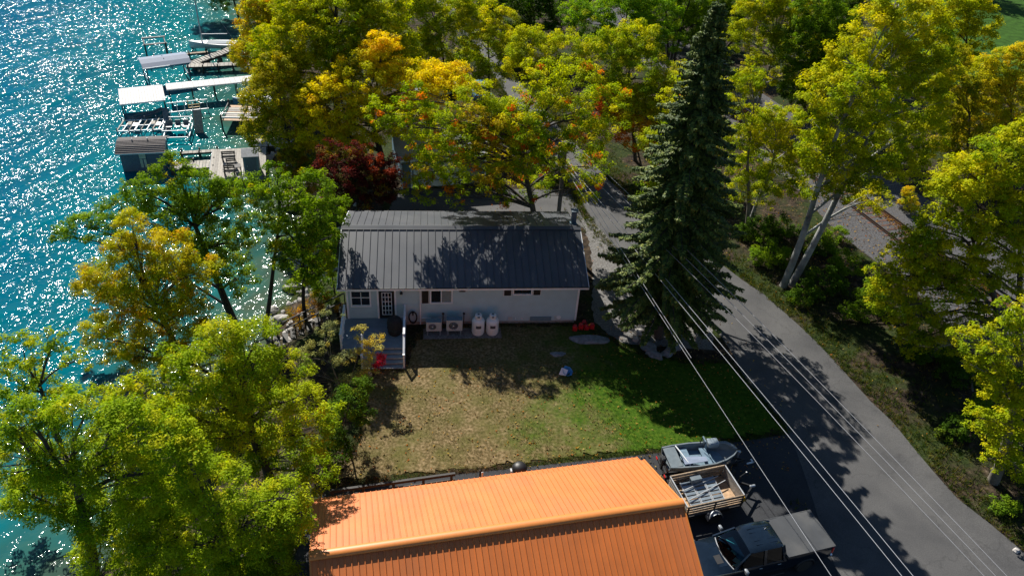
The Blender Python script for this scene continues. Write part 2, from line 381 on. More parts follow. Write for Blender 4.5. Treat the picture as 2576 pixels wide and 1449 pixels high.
def water_material():
    m, n, l, b = _nt('lake_water')
    tc = n.new('ShaderNodeTexCoord')
    at = n.new('ShaderNodeAttribute'); at.attribute_name = 'offshore'
    def noise(vec, s, d=3, rough=0.5, dist=0.0):
        z = n.new('ShaderNodeTexNoise'); z.inputs['Scale'].default_value = s; z.inputs['Detail'].default_value = d; z.inputs['Roughness'].default_value = rough; z.inputs['Distortion'].default_value = dist; l.new(vec, z.inputs['Vector']); return z.outputs['Fac']
    def math_(op, a, c):
        z = n.new('ShaderNodeMath'); z.operation = op
        for i, q in enumerate((a, c)):
            if isinstance(q, (int, float)): z.inputs[i].default_value = q
            else: l.new(q, z.inputs[i])
        return z.outputs[0]
    mp = n.new('ShaderNodeMapping'); mp.inputs['Rotation'].default_value = (0, 0, R(-WAVE_ANGLE)); l.new(tc.outputs['Object'], mp.inputs['Vector'])
    st = n.new('ShaderNodeMapping'); st.inputs['Scale'].default_value = (0.22, 1.0, 1.0); l.new(mp.outputs[0], st.inputs['Vector'])     # crests run along local x
    s2 = n.new('ShaderNodeMapping'); s2.inputs['Scale'].default_value = (0.62, 1.0, 1.0); l.new(mp.outputs[0], s2.inputs['Vector'])
    swell = noise(st.outputs[0], 0.42, 2, 0.5, 0.4)
    chop = noise(s2.outputs[0], 1.9, 2, 0.45, 0.3)
    big = noise(tc.outputs['Object'], 0.06, 3)
    h = math_('ADD', math_('MULTIPLY', swell, WAVE_SWELL), math_('MULTIPLY', chop, WAVE_CHOP))
    bp = n.new('ShaderNodeBump'); bp.inputs['Strength'].default_value = 1.0; bp.inputs['Distance'].default_value = 1.0
    l.new(h, bp.inputs['Height'])
    dpt = math_('ADD', at.outputs['Fac'], math_('MULTIPLY', math_('SUBTRACT', noise(tc.outputs['Object'], 0.5, 8), 0.5), 9.0))
    dpt = math_('DIVIDE', dpt, 30.0)
    r = _ramp(n, [(0.0, (0.060, 0.085, 0.055)), (0.10, (0.030, 0.105, 0.085)), (0.30, (0.0, 0.12, 0.15)), (1.0, (0.0, 0.10, 0.19))]); l.new(dpt, r.inputs[0])
    r2 = _ramp(n, [(0.35, (0.75, 0.8, 0.85)), (0.65, (1.2, 1.15, 1.1))]); l.new(math_('ADD', math_('MULTIPLY', swell, 0.6), math_('MULTIPLY', big, 0.4)), r2.inputs[0])
    mx = n.new('ShaderNodeMixRGB'); mx.blend_type = 'MULTIPLY'; mx.inputs[0].default_value = 1; l.new(r.outputs[0], mx.inputs[1]); l.new(r2.outputs[0], mx.inputs[2])
    df = n.new('ShaderNodeBsdfDiffuse'); l.new(mx.outputs[0], df.inputs['Color'])
    gs = n.new('ShaderNodeBsdfGlossy'); gs.inputs['Roughness'].default_value = 0.105; l.new(bp.outputs[0], gs.inputs['Normal'])
    ms = n.new('ShaderNodeMixShader'); ms.inputs[0].default_value = 0.028; l.new(df.outputs[0], ms.inputs[1]); l.new(gs.outputs[0], ms.inputs[2])
    l.new(ms.outputs[0], n['Material Output'].inputs['Surface']); n.remove(b)
    return m
WAVE_ANGLE, WAVE_SWELL, WAVE_CHOP = 62.0, 1.5, 0.38

M['soil'] = soil_material()
M['road'] = asphalt_material('worn_grey_asphalt', (0.058, 0.058, 0.060), (0.100, 0.098, 0.097), (0.042, 0.042, 0.044))
M['drive'] = asphalt_material('newer_dark_asphalt', (0.024, 0.026, 0.030), (0.040, 0.042, 0.047), (0.02, 0.021, 0.024))
M['gravel'] = mat('grey_gravel', (0.17, 0.165, 0.16), 0.95, vary=0.45, scale=9, bump=0.8, bscale=25, dirt=0.35, dirtcol=(0.09, 0.08, 0.065), spec=0.1)
M['ballast'] = mat('railway_ballast', (0.095, 0.095, 0.10), 0.95, vary=0.5, scale=10, bump=0.9, bscale=22, dirt=0.4, dirtcol=(0.08, 0.06, 0.045), spec=0.1)
M['lawn'] = lawn_material()
M['farlawn'] = mat('mown_green_lawn', (0.035, 0.085, 0.012), 0.95, vary=0.35, scale=1.2, bump=0.4, bscale=12, spec=0.08)
M['water'] = water_material()

xs = np.concatenate([np.linspace(-700, -90, 12), np.arange(-80, 12, 1.0), np.linspace(14, 120, 30), np.linspace(150, 800, 10)])
ys = np.concatenate([np.linspace(-200, 0, 8), np.arange(4, 130, 1.0), np.linspace(135, 300, 20), np.linspace(350, 1200, 10)])
grid_mesh('ground', xs, ys, ground_z, M['soil'], 'structure')

wx = np.concatenate([np.linspace(-900, -110, 10), np.arange(-100, -11, 1.5)]); wy = np.concatenate([np.linspace(-200, 0, 6), np.arange(4, 130, 1.5), np.linspace(140, 1200, 14)])
wo, X, Y = grid_mesh('lake_water', wx, wy, lambda x, y: np.full_like(x, WATER_Z), M['water'], 'structure')
at = wo.data.attributes.new('offshore', 'FLOAT', 'POINT'); at.data.foreach_set('value', np.clip(shore(Y) - X, -3, 200).astype(np.float32).ravel())

def sheet(name, left, right, z, m, seg=6, kind='structure', thick=0.02, wob=0.10):
    """a strip between two edge lines, as a thin slab"""
    Lp = smoothpath([(x, y, 0) for x, y in left], seg); Rp = smoothpath([(x, y, 0) for x, y in right], seg)
    n = 60
    def res(P):
        d = np.cumsum([0] + [(P[i + 1] - P[i]).length for i in range(len(P) - 1)]); t = np.linspace(0, d[-1], n)
        return [Vector((float(np.interp(a, d, [p.x for p in P])), float(np.interp(a, d, [p.y for p in P])), 0)) for a in t]
    A, B = res(Lp), res(Rp); mb = MB(); vs = []
    for i, (a, b) in enumerate(zip(A, B)):
        w = (b - a).normalized()
        a = a + w * wob * math.sin(i * 1.7) * math.sin(i * .6); b = b + w * wob * math.sin(i * 2.3 + 1) * math.sin(i * .5)
        for k in range(5):
            p = a.lerp(b, k / 4); vs.append((p.x, p.y, z + 0.03 * math.sin(math.pi * k / 4) * (1 if 'road' in name else 0)))
    fs = [(i * 5 + k, i * 5 + k + 1, (i + 1) * 5 + k + 1, (i + 1) * 5 + k) for i in range(n - 1) for k in range(4)]
    mb.add(vs, fs)
    o = mb.build(name, m); o['kind'] = kind
    for p in o.data.polygons: p.use_smooth = True
    return o

ROAD_L = [(-14, 105), (-6.4, 86.2), (-3.1, 76.0), (0.8, 64.5), (4.2, 54.2), (6.2, 48.0), (8.6, 43.2), (12.66, 37.55), (13.7, 33.0), (15.1, 29.2), (15.2, 20.7), (15.4, 5.0)]
ROAD_R = [(-12.5, 106), (-5.1, 87.0), (-0.9, 76.2), (3.0, 66.0), (7.4, 55.5), (10.6, 49.6), (15.3, 43.5), (18.1, 38.6), (19.9, 33.7), (21.3, 29.8), (22.5, 25.7), (24.4, 22.7), (30.0, 14.0)]
sheet('road', ROAD_L, ROAD_R, 0.020, M['road'])
mb = MB(); pl = [(15.6, 29.25), (11.8, 28.2), (7.87, 27.12), (3.2, 26.05), (-1.04, 25.05), (-4.6, 24.2), (-8.2, 23.35), (-9.0, 12.0), (-4, 4), (15.5, 4), (15.9, 20)]
mb.add([(x, y, 0.012) for x, y in pl], [tuple(range(len(pl)))]); o = mb.build('driveway', M['drive']); o['kind'] = 'structure'
sheet('gravel_drive', [(4.6, 49.5), (5.2, 46.5), (5.3, 42.0), (5.1, 38.8), (5.4, 37.2), (6.8, 35.6)], [(6.0, 50.0), (7.5, 47.0), (9.6, 43.2), (11.4, 40.0), (12.4, 38.0), (12.2, 35.6)], 0.008, M['gravel'])
sheet('garage_forecourt', [(-9.5, 46.0), (-9.4, 49.0), (-9.2, 52.2)], [(5.2, 48.5), (4.6, 51.0), (4.0, 54.0)], 0.006, M['road'])
RD = Vector((-0.361, 0.9325, 0)); RN = Vector((0.9325, 0.361, 0)); R0 = Vector((25.75, 55.97, 0))
def rl(s, off): p = R0 + RD * s + RN * off; return (p.x, p.y)
sheet('gravel_path', [rl(-40, -4.2), rl(-18, -4.0), rl(-12, -3.3), rl(-4, -3.6), rl(2, -2.6), rl(20, -2.4), rl(50, -2.5)], [rl(-40, 9.5), rl(-14, 9.0), rl(-6, 8.0), rl(0, 7.0), rl(8, 6.6), rl(20, 6.4), rl(50, 6)], 0.010, M['ballast'])
mb = MB(); pl = [(47, 84), (60, 84), (110, 98), (130, 150), (70, 150), (48, 112), (43, 98)]
mb.add([(x, y, 0.02) for x, y in pl], [tuple(range(len(pl)))]); o = mb.build('lawn', M['farlawn']); o['kind'] = 'structure'
LAWN = [(-7.3, 31.7), (-7.4, 29.5), (-7.1, 27.4), (-7.3, 25.5), (-8.1, 23.75), (-4.6, 24.45), (-1.04, 25.25), (3.2, 26.25), (7.87, 27.3), (11.8, 28.35), (15.2, 29.4), (14.5, 31.0), (13.8, 32.8), (12.9, 34.6), (10.4, 34.4), (8.0, 34.6), (6.6, 35.6), (5.2, 36.4), (4.4, 37.15), (-2.0, 36.3), (-5.0, 35.85), (-5.6, 33.5), (-5.7, 31.9)]
def inside(px, py, poly):
    c = np.zeros(np.shape(px), bool); j = len(poly) - 1
    for i in range(len(poly)):
        xi, yi = poly[i]; xj, yj = poly[j]
        c ^= ((yi > py) != (yj > py)) & (px < (xj - xi) * (py - yi) / (yj - yi + 1e-12) + xi); j = i
    return c
gx, gy = np.meshgrid(np.arange(-9, 16, .22), np.arange(23, 38, .22)); gx = gx + rng.uniform(-.08, .08, gx.shape); gy = gy + rng.uniform(-.08, .08, gy.shape)
msk = inside(gx, gy, LAWN); idx = np.full(gx.shape, -1); idx[msk] = np.arange(msk.sum())
gz = 0.03 + 0.02 * np.sin(gx * 1.3 + gy) + rng.uniform(-.008, .008, gx.shape)
q = np.stack([idx[:-1, :-1], idx[:-1, 1:], idx[1:, 1:], idx[1:, :-1]], -1).reshape(-1, 4); q = q[(q >= 0).all(1)]
me = bpy.data.meshes.new('lawn'); me.from_pydata(np.stack([gx[msk], gy[msk], gz[msk]], -1).tolist(), [], q.tolist()); me.materials.append(M['lawn'])
me.polygons.foreach_set('use_smooth', [True] * len(me.polygons)); o = link(bpy.data.objects.new('lawn', me)); o['kind'] = 'structure'

# railway: rails on red-brown sleepers
trk = thing('railway_track', 'railway track with rusty rails and red brown sleepers under the maple', 'railway', (R0.x, R0.y, 0.0), 0.0)
for off in (0.0, 2.02):
    mb = MB(); a = R0 + RD * -42 + RN * off - R0; b = R0 + RD * 40 + RN * off - R0
    mb.bar((a.x, a.y, 0.17), (b.x, b.y, 0.17), 0.05, 0.12); mb.bar((a.x, a.y, 0.105), (b.x, b.y, 0.105), 0.14, 0.02)
    ro = mb.build('rail', M['rust'], trk)
    MB().bar((a.x, a.y, 0.245), (b.x, b.y, 0.245), 0.075, 0.03).build('rail_head', M['railtop'], ro)
tie0 = None
for k in range(86):
    s = -30 + k * 0.62; p = RD * s + RN * (1.01 + random.uniform(-.06, .06))
    if tie0 is None:
        tie0 = MB().box((0, 0, 0), (2.75, 0.22, 0.16), ch=.015).build('sleeper', M['tie'], trk); tt = tie0
    else: tt = dup(tie0, trk)
    tt.location = (p.x, p.y, -0.045 + random.uniform(-.015, .012)); tt.rotation_euler = (0, 0, math.atan2(RN.y, RN.x) + random.uniform(-.02, .02))

# ------------------------------------------------------------------ the house with the dark metal roof
HL, HRUN, HE, HR = 14.43, 4.27, 3.05, 4.50
house = thing('house', 'grey sided single storey house with dark standing seam metal roof', 'house', (-9.834, 34.923, 0), 0.1334)
X0, X1, Y0, Y1 = 0.45, 13.98, 0.45, 8.09
def lap_profile(y_face, z0, z1, out, lap=0.115):
    """clapboard cross-section as a closed polygon in (y, z); 'out' = -1 faces the camera side"""
    pts = [(y_face - out * 0.12, z0), (y_face + out * 0.014, z0)]
    z = z0
    while z < z1 - 1e-6:
        z2 = min(z + lap, z1)
        pts += [(y_face, z2), (y_face + out * 0.014, z2)]
        z = z2
    pts[-1] = (y_face - out * 0.12, z1); return pts
mb = MB(); mb.prism(lap_profile(Y0, 0.24, 2.93, -1), 'X', X0, X1); mb.prism(lap_profile(Y1, 0.24, 2.93, 1), 'X', X0, X1)
mb.prism(lap_profile(X0, 0.24, 2.93, -1), 'Y', Y0 + .12, Y1 - .12); mb.prism(lap_profile(X1, 0.24, 2.93, 1), 'Y', Y0 + .12, Y1 - .12)
for x in (X0, X1 - .1): mb.prism([(Y0, 2.93), (Y1, 2.93), (HRUN, 4.36)], 'X', x, x + .1)
wallo = mb.build('wall', M['siding'], house)
MB().box(((X0 + X1) / 2, (Y0 + Y1) / 2, 0.10), (X1 - X0 - .06, Y1 - Y0 - .06, 0.36), ch=.01).build('foundation', M['concrete'], house)
rl_ = math.hypot(HRUN, HR - HE); ra = math.atan2(HR - HE, HRUN)
NP = 34; pw = HL / NP
def seam_panel(w, length, seam_w, seam_h, thick=0.02):
    return MB().prism([(0, -thick), (w, -thick), (w, 0), (seam_w * 1.0, 0), (seam_w * .8, seam_h), (seam_w * .2, seam_h), (0, 0)], 'Y', 0, length)
p0 = None
for side in (0, 1):
    for k in range(NP):
        if p0 is None:
            po = p0 = seam_panel(pw, rl_ + .02, 0.032, 0.045).build('roof_panel', M['roofdark'], house)
        else: po = dup(p0, house)
        if side == 0: po.location = (k * pw, 0, HE); po.rotation_euler = (ra, 0, 0)
        else: po.location = ((k + 1) * pw, 2 * HRUN, HE); po.rotation_euler = (ra, 0, math.pi)
mb = MB(); mb.prism([(HRUN - .26, HR - .035), (HRUN - .24, HR - .03), (HRUN, HR + .07), (HRUN + .24, HR - .03), (HRUN + .26, HR - .035), (HRUN, HR + .045)], 'X', -.03, HL + .03); mb.build('ridge_cap', M['roofdark'], house)
mb = MB(); mb.prism([(0.06, HE - .05), (HRUN, HR - .05), (2 * HRUN - .06, HE - .05), (2 * HRUN - .06, HE - .09), (HRUN, HR - .10), (0.06, HE - .09)], 'X', 0.03, HL - .03); mb.build('roof_deck', M['darkwood'], house)
for nm, y in (('front', -0.02), ('back', 2 * HRUN - .02)):
    MB().box((HL / 2, y, HE - .105), (HL + .06, .035, .13)).build('fascia', M['white'], house)
    MB().box((HL / 2, y - .0 + (.02 if y > 1 else -.02), HE - .012), (HL + .06, .05, .05), ch=.01).build('drip_edge', M['black'], house)
for x in (-.02, HL + .02):
    for sgn in (0, 1):
        y0, y1 = (0, HRUN) if sgn == 0 else (2 * HRUN, HRUN)
        MB().bar((x, y0, HE - .07), (x, y1, HR - .07), .035, .14).build('rake_board', M['white'], house)
MB().box((HL / 2, .24, HE - .16), (HL - .1, .42, .02)).build('soffit', M['white'], house)
for x in (X0, X1): MB().box((x, Y0 - .025, 1.58), (.11, .06, 2.68)).build('corner_board', M['white'], house)

def window(cx, cz, w, h, parts=2, style='slide'):
    y = Y0 - .03
    fr = MB(); t = .075
    fr.box((cx, y, cz + h / 2 + t / 2), (w + 2 * t, .07, t)); fr.box((cx, y - .01, cz - h / 2 - t / 2), (w + 2 * t, .09, t))
    fr.box((cx - w / 2 - t / 2, y, cz), (t, .07, h)); fr.box((cx + w / 2 + t / 2, y, cz), (t, .07, h))
    f = fr.build('window', M['white'], house)
    if style == 'slide':
        for i in range(2):
            MB().box((cx + (i - .5) * w / 2, y + .012, cz), (w / 2 - .05, .016, h - .02)).build('pane', M['glass'] if i == 0 else M['blind'], f)
        MB().box((cx, y - .006, cz), (.06, .05, h)).build('mullion', M['white'], f)
    elif style == 'hung':
        MB().box((cx, y + .012, cz + h * .28), (w - .02, .016, h * .42)).build('pane', M['glass'], f)
        MB().box((cx, y + .012, cz - h * .2), (w - .02, .016, h * .5)).build('pane', M['glass'], f)
        MB().box((cx, y + .004, cz + h * .06), (w, .04, .045)).build('sash_rail', M['white'], f)
        MB().box((cx + .02, y + .001, cz - .02), (.035, .03, h * .9)).build('curtain_cord', M['white'], f)
    else:
        MB().box((cx, y + .012, cz), (w - .02, .016, h - .02)).build('pane', M['glass'], f)
    return f
window(1.22, 2.02, 1.02, 1.02, style='hung')
window(5.86, 2.12, 1.18, .84, style='slide')
window(10.62, 2.46, 1.02, .34, style='one')
for cx, cz, h, w in ((4.93, 2.12, .98, .40), (9.74, 2.40, .50, .42), (11.48, 2.42, .48, .42)):
    sh = MB().box((cx, Y0 - .03, cz), (w, .035, h), ch=.008)
    so = sh.build('shutter', M['black'], house)
    mb = MB()
    for s in (-1, 1): mb.box((cx + s * (w / 2 + .012), Y0 - .034, cz), (.024, .045, h + .05))
    mb.box((cx, Y0 - .034, cz - h / 2 - .012), (w, .045, .024)); mb.build('shutter_edge', M['white'], so)
# glazed door
door = MB().box((2.70, Y0 - .02, 1.55), (.88, .05, 1.98), ch=.01).build('door', M['black'], house)
mb = MB()
for s in (-1, 1): mb.box((2.70 + s * .50, Y0 - .03, 1.57), (.10, .08, 2.06))
mb.box((2.70, Y0 - .03, 2.62), (1.10, .08, .10)); mb.build('door_frame', M['white'], house)
mb = MB()
gx0, gx1, gz0, gz1 = 2.44, 2.98, .84, 2.44
for i in range(4): mb.box((gx0 + (gx1 - gx0) * i / 3, Y0 - .056, (gz0 + gz1) / 2), (.034, .022, gz1 - gz0 + .034))
for k in range(6): mb.box(((gx0 + gx1) / 2, Y0 - .0565, gz0 + (gz1 - gz0) * k / 5), (gx1 - gx0, .021, .034))
mb.build('glazing_bar', M['white'], door)
pane0 = None
for i in range(3):
    for k in range(5):
        loc = (gx0 + (gx1 - gx0) * (i + .5) / 3, Y0 - .048, gz0 + (gz1 - gz0) * (k + .5) / 5)
        if pane0 is None: pane0 = MB().box((0, 0, 0), (.144, .010, .284)).build('door_pane', M['glass'], door); pane0.location = loc
        else: dup(pane0, door, loc)
MB().lathe([(.012, 0), (.03, .03), (.034, .05), (.02, .07)], (2.35, Y0 - .05, 1.45), 10, 'Y').build('door_knob', M['chrome'], door)
# wall lamp, vent, downspout, meter boxes, flue
lampo = MB().box((3.56, Y0 - .05, 2.42), (.10, .08, .16)).box((3.56, Y0 - .13, 2.44), (.16, .18, .03)).tube([(3.56, Y0 - .13, 2.46), (3.56, Y0 - .13, 2.54)], [.07, .015]).build('wall_lamp', M['black'], house)
MB().lathe([(.045, 0), (.06, .06), (.055, .15)], (3.56, Y0 - .13, 2.27), 10).build('lamp_glass', M['paper'], lampo)
MB().box((7.08, Y0 - .03, 2.53), (.36, .05, .16), ch=.01).build('wall_vent', M['black'], house)
MB().box((4.64, Y0 - .06, 1.45), (.075, .07, 2.5)).box((4.64, Y0 - .12, .22), (.075, .16, .07)).build('downspout', M['white'], house)
MB().tube([(4.70, Y0 - .05, .55), (4.95, Y0 - .05, .56), (5.25, Y0 - .05, .52)], .045, 8).build('line_set_cover', M['white'], house)
MB().box((11.85, Y0 - .05, .40), (1.30, .06, .30), ch=.01).build('crawlspace_hatch', M['tealwall'], house)
MB().box((10.0, Y0 - .03, .45), (.26, .03, .24), ch=.01).build('wall_plate', M['unit'], house)
for x in (10.3, 10.72): MB().lathe([(.02, 0), (.045, -.02), (.045, -.06), (.02, -.08)], (x, Y0, .43), 10, 'Y').build('pipe_outlet', M['white'], house)
MB().lathe([(.05, 0), (.14, -.03), (.13, -.07), (.05, -.09)], (12.95, Y0, .49), 12, 'Y').build('dryer_hood', M['tank'], house)
MB().box((12.9, Y0 - .02, .45), (.42, .02, .26)).build('wall_plate', M['unit'], house)
for x in (7.86 - 3.02 + .95, 7.86 - 1.75 + .9): pass
MB().box((14.18, 5.15, 2.15), (.42, .46, 4.3), ch=.02).build('chimney', M['tealwall'], house)
MB().box((14.18, 5.15, 4.72), (.30, .32, .85), ch=.02).box((14.18, 5.15, 5.16), (.44, .46, .06), ch=.01).build('flue_pipe', M['bluewall'], house)

# ------------------------------------------------------------------ deck with steps and railings
def hl(x, y, z=0): 
    c, s = math.cos(.1334), math.sin(.1334); return (-9.834 + x * c - y * s, 34.923 + x * s + y * c, z)
deck = thing('deck', 'blue grey painted deck with steps down to the dry lawn', 'deck', hl(0, 0), .1334)
mb = None; b0 = None
nb = 20; bw = (Y0 + 2.30 - .03) / nb
for k in range(nb):
    loc = (2.0, Y0 - .03 - bw * (k + .5), .545)
    if b0 is None: b0 = MB().box((0, 0, 0), (3.62, bw - .006, .035), ch=.004).build('deck_board', M['deck'], deck); b0.location = loc
    else: dup(b0, deck, loc)
MB().box((2.0, -.93, .27), (3.56, 2.66, .50)).build('skirting', M['deck'], deck)
for k in range(4):
    z = .43 - k * .115; y = -2.44 - k * .29
    st = MB().box((2.64, y, z - .02), (2.34, .30, .04), ch=.005).build('step', M['deck'], deck)
    MB().box((2.64, y - .152, z - .022), (2.34, .014, .052)).build('nosing', M['nosing'], st)
    MB().box((2.64, y - .12, z - .10), (2.30, .02, .12)).build('riser', M['deck'], st)
MB().box((2.0, -2.30, .535), (3.62, .05, .055)).build('deck_edge', M['nosing'], deck)
def railing(xr, ys, zs, foot, name='railing'):
    r = MB()
    for a in range(len(ys) - 1): r.bar((xr, ys[a], zs[a]), (xr, ys[a + 1], zs[a + 1]), .11, .05)
    ro = r.build(name, M['white'], deck)
    for y, z, f in zip(ys, zs, foot):
        MB().box((xr, y, (z + f) / 2), (.095, .095, z - f)).build('post', M['white'], ro)
        MB().box((xr, y, z + .03), (.13, .13, .035), ch=.01).build('post_cap', M['white'], ro)
    for a in range(len(ys) - 1):
        MB().bar((xr, ys[a], foot[a] + .18), (xr, ys[a + 1], foot[a + 1] + .18), .05, .05).build('bottom_rail', M['white'], ro)
        n = max(2, int((ys[a] - ys[a + 1]) / .16))
        for i in range(1, n):
            t = i / n; y = ys[a] + (ys[a + 1] - ys[a]) * t; z = zs[a] + (zs[a + 1] - zs[a]) * t; f = foot[a] + (foot[a + 1] - foot[a]) * t
            MB().box((xr, y, (z + f + .18) / 2), (.03, .03, z - f - .18)).build('baluster', M['white'], ro)
railing(3.74, [.36, -.9, -2.25, -3.35], [1.55, 1.55, 1.55, .95], [.56, .56, .56, 0.02])
railing(.26, [.36, -.9, -2.25], [1.55, 1.55, 1.55], [.56, .56, .56])
railing(1.45, [-2.25, -3.35], [1.50, .95], [.56, 0.02])

# black covered grill on the deck
g = thing('grill', 'round grill under a black cover on the deck', 'grill', hl(3.18, -.95, .565), .2)
MB().lathe([(.36, .0), (.40, .12), (.42, .5), (.44, .78), (.40, .95), (.28, 1.08), (.10, 1.15), (.02, 1.16)], n=22).build('cover', M['rubber'], g, True)
MB().lathe([(.02, 1.15), (.06, 1.17), (.05, 1.22), (.01, 1.23)], n=10).build('knob', M['black'], g)
MB().lathe([(.425, .40), (.445, .42), (.425, .44)], n=22).build('cord', M['black'], g)
# hose reel on the wall
hr = thing('hose_reel', 'coiled black hose hanging on the wall beside the deck', 'hose', hl(4.2, Y0 - .10, .2), .1334)
mb = MB()
for k in range(5):
    r = .21 + .016 * (k % 3); y = -.03 - .03 * k
    mb.tube([(r * math.cos(t) , y, .52 + (r + .20) * math.sin(t)) for t in [2 * math.pi * i / 24 for i in range(25)]], .022, 6, False)
mb.build('hose', M['rubber'], hr, True)
MB().box((0, -.02, .84), (.10, .14, .05)).box((0, .02, .72), (.08, .03, .3)).build('hanger', M['black'], hr)

# heat pump units
def heat_pump(label, x, w, h, fanx, fr):
    a = thing('heat_pump', label, 'heat pump', hl(x, -.38, .0), .1334, 'heat pump units by the wall')
    MB().box((0, 0, .30 + h / 2), (w, .36, h), ch=.025).build('casing', M['unit'], a)
    MB().box((0, .0, .30 + h + .008), (w - .02, .38, .016), ch=.004).build('top_panel', M['tealwall'], a)
    gr = MB()
    gr.lathe([(fr, -.182), (fr, -.192), (fr - .03, -.196), (fr - .04, -.188)], (fanx, 0, .30 + h * .52), 26, 'Y').build('fan_opening', M['grille'], a)
    mb = MB()
    for r in [fr * k / 6 for k in range(2, 7)]:
        mb.tube([(fanx + r * math.cos(t), -.202, .30 + h * .52 + r * math.sin(t)) for t in [2 * math.pi * i / 22 for i in range(23)]], .0045, 4, False)
    for i in range(12):
        t = 2 * math.pi * i / 12; mb.bar((fanx, -.203, .30 + h * .52), (fanx + fr * math.cos(t), -.203, .30 + h * .52 + fr * math.sin(t)), .007)
    mb.build('fan_grille', M['galv'], a)
    MB().lathe([(.045, -.20), (.045, -.213), (.02, -.216)], (fanx, 0, .30 + h * .52), 12, 'Y').build('fan_hub', M['tank'], a)
    for s in (-1, 1):
        MB().box((s * w * .4, 0, .275), (.05, .50, .04)).box((s * w * .4, -.22, .13), (.04, .04, .26)).box((s * w * .4, .20, .13), (.04, .04, .26)).build('stand', M['galv'], a)
    MB().tube([(w / 2 - .02, .10, .55), (w / 2 + .07, .12, .6), (w / 2 + .09, .2, .95), (w / 2 + .09, .25, 1.28)], .028, 8).box((w / 2 + .09, .22, 1.30), (.14, .12, .06)).build('pipe_cover', M['black'], a)
heat_pump('smaller heat pump unit with fan grille, next to the downspout', 5.42, .90, .68, -.08, .22)
heat_pump('taller heat pump unit with fan grille, next to the white tanks', 6.62, .94, .80, -.06, .27)
MB().box((7.1, -.45, .03), (4.6, .95, .05), ch=.01).build('gravel_bed', M['gravel'], None)
gb = bpy.data.objects['gravel_bed']; gb['kind'] = 'structure'; gb.location = hl(0, 0); gb.rotation_euler = (0, 0, .1334)

# propane tanks
def tank(label, x):
    t = thing('propane_tank', label, 'propane tank', hl(x, -.42, .05), .1334, 'propane tanks by the wall')
    MB().lathe([(.30, 0), (.34, .02), (.34, .07)], n=28).build('foot_ring', M['tank'], t, True)
    MB().lathe([(.20, .06), (.36, .09), (.375, .14), (.375, .82), (.372, .90), (.34, 1.0), (.26, 1.07), (.17, 1.10)], n=30).build('vessel', M['tank'], t, True)
    MB().lathe([(.378, .50), (.378, .515)], n=30).build('weld_band', M['tank'], t)
    MB().lathe([(.195, 1.07), (.205, 1.10), (.205, 1.30), (.19, 1.36), (.12, 1.39), (.10, 1.385)], n=24).build('valve_collar', M['tank'], t, True)
    MB().box((0, -.17, 1.30), (.15, .10, .12), ch=.02).box((0, 0, 1.40), (.12, .12, .05), ch=.01).build('valve', M['bluewall'], t)
    mb = MB()
    for k in range(5):
        a0 = -math.pi / 2 - .42 + k * .168; a1 = a0 + .168
        q = [(.379 * math.cos(a), .379 * math.sin(a), z) for a, z in ((a0, .58), (a1, .58), (a1, .78), (a0, .78))]
        mb.add(q + [(v[0] * .99, v[1] * .99, v[2]) for v in q], [(0, 1, 2, 3), (4, 7, 6, 5), (0, 3, 7, 4), (1, 5, 6, 2), (0, 4, 5, 1), (3, 2, 6, 7)])
    mb.build('warning_label', M['label'], t)
tank('white propane tank standing next to the taller heat pump', 8.02)
tank('white propane tank standing at the bare wall side of its twin', 8.86)

# red fuel cans
for i, (px, py, h, l) in enumerate([(3.95, 36.45, .44, 'red fuel can at the end of its row toward the tanks'), (4.32, 36.62, .48, 'red fuel can second in the row from the tanks'), (4.66, 36.60, .42, 'red fuel can in the middle of the row by the corner shrub'), (4.98, 36.72, .46, 'red fuel can at the corner end of its row'), (4.52, 36.95, .46, 'red fuel can standing behind the row against the wall')]):
    c = thing('fuel_can', l, 'fuel can', (px, py, .04), random.uniform(-.4, .4), 'red fuel cans')
    MB().box((0, 0, h * .42), (.30, .20, h * .84), ch=.04).build('body', M['red'], c, True)
    MB().tube([(-.10, 0, h * .84), (-.09, 0, h), (.06, 0, h), (.10, 0, h * .84)], .022, 6).build('handle', M['red'], c)
    MB().tube([(.11, 0, h * .82), (.14, 0, h * .95), (.20, 0, h * 1.12)], [.035, .03, .018], 8).build('spout', M['yellow'] if i == 2 else M['black'], c)
# dark rounded shrub at the corner is listed with the plants

def rock(name, label, loc, r, flat=.5, m=None, cat='stone', seed=0, group=None):
    q = np.random.default_rng(seed); bm = bmesh.new(); bmesh.ops.create_icosphere(bm, subdivisions=3, radius=1)
    o1 = q.uniform(0, 6, 3)
    for v in bm.verts:
        n = v.co.normalized()
        k = 1 + .16 * math.sin(n.x * 3 + o1[0]) * math.cos(n.y * 3.5 + o1[1]) + .10 * math.sin(n.z * 5 + n.x * 4 + o1[2]) + q.uniform(-.03, .03)
        v.co = Vector((n.x * k * r[0], n.y * k * r[1], n.z * k * flat))
    me = bpy.data.meshes.new(name); bm.to_mesh(me); bm.free(); me.materials.append(m or M['stone'])
    o = link(bpy.data.objects.new(name, me)); o.location = loc; o.rotation_euler = (0, 0, q.uniform(0, 3)); return tag(o, label, cat, group)
rock('flat_stone', 'wide flat grey stone lying in the house shadow below the fuel cans', (4.85, 35.68, .04), (1.15, .42), .16, seed=3).rotation_euler.z = .1
rock('flat_stone', 'small flat grey stone at the shadow edge above the blue plastic', (2.92, 34.15, .03), (.42, .22), .10, seed=5).rotation_euler.z = .1
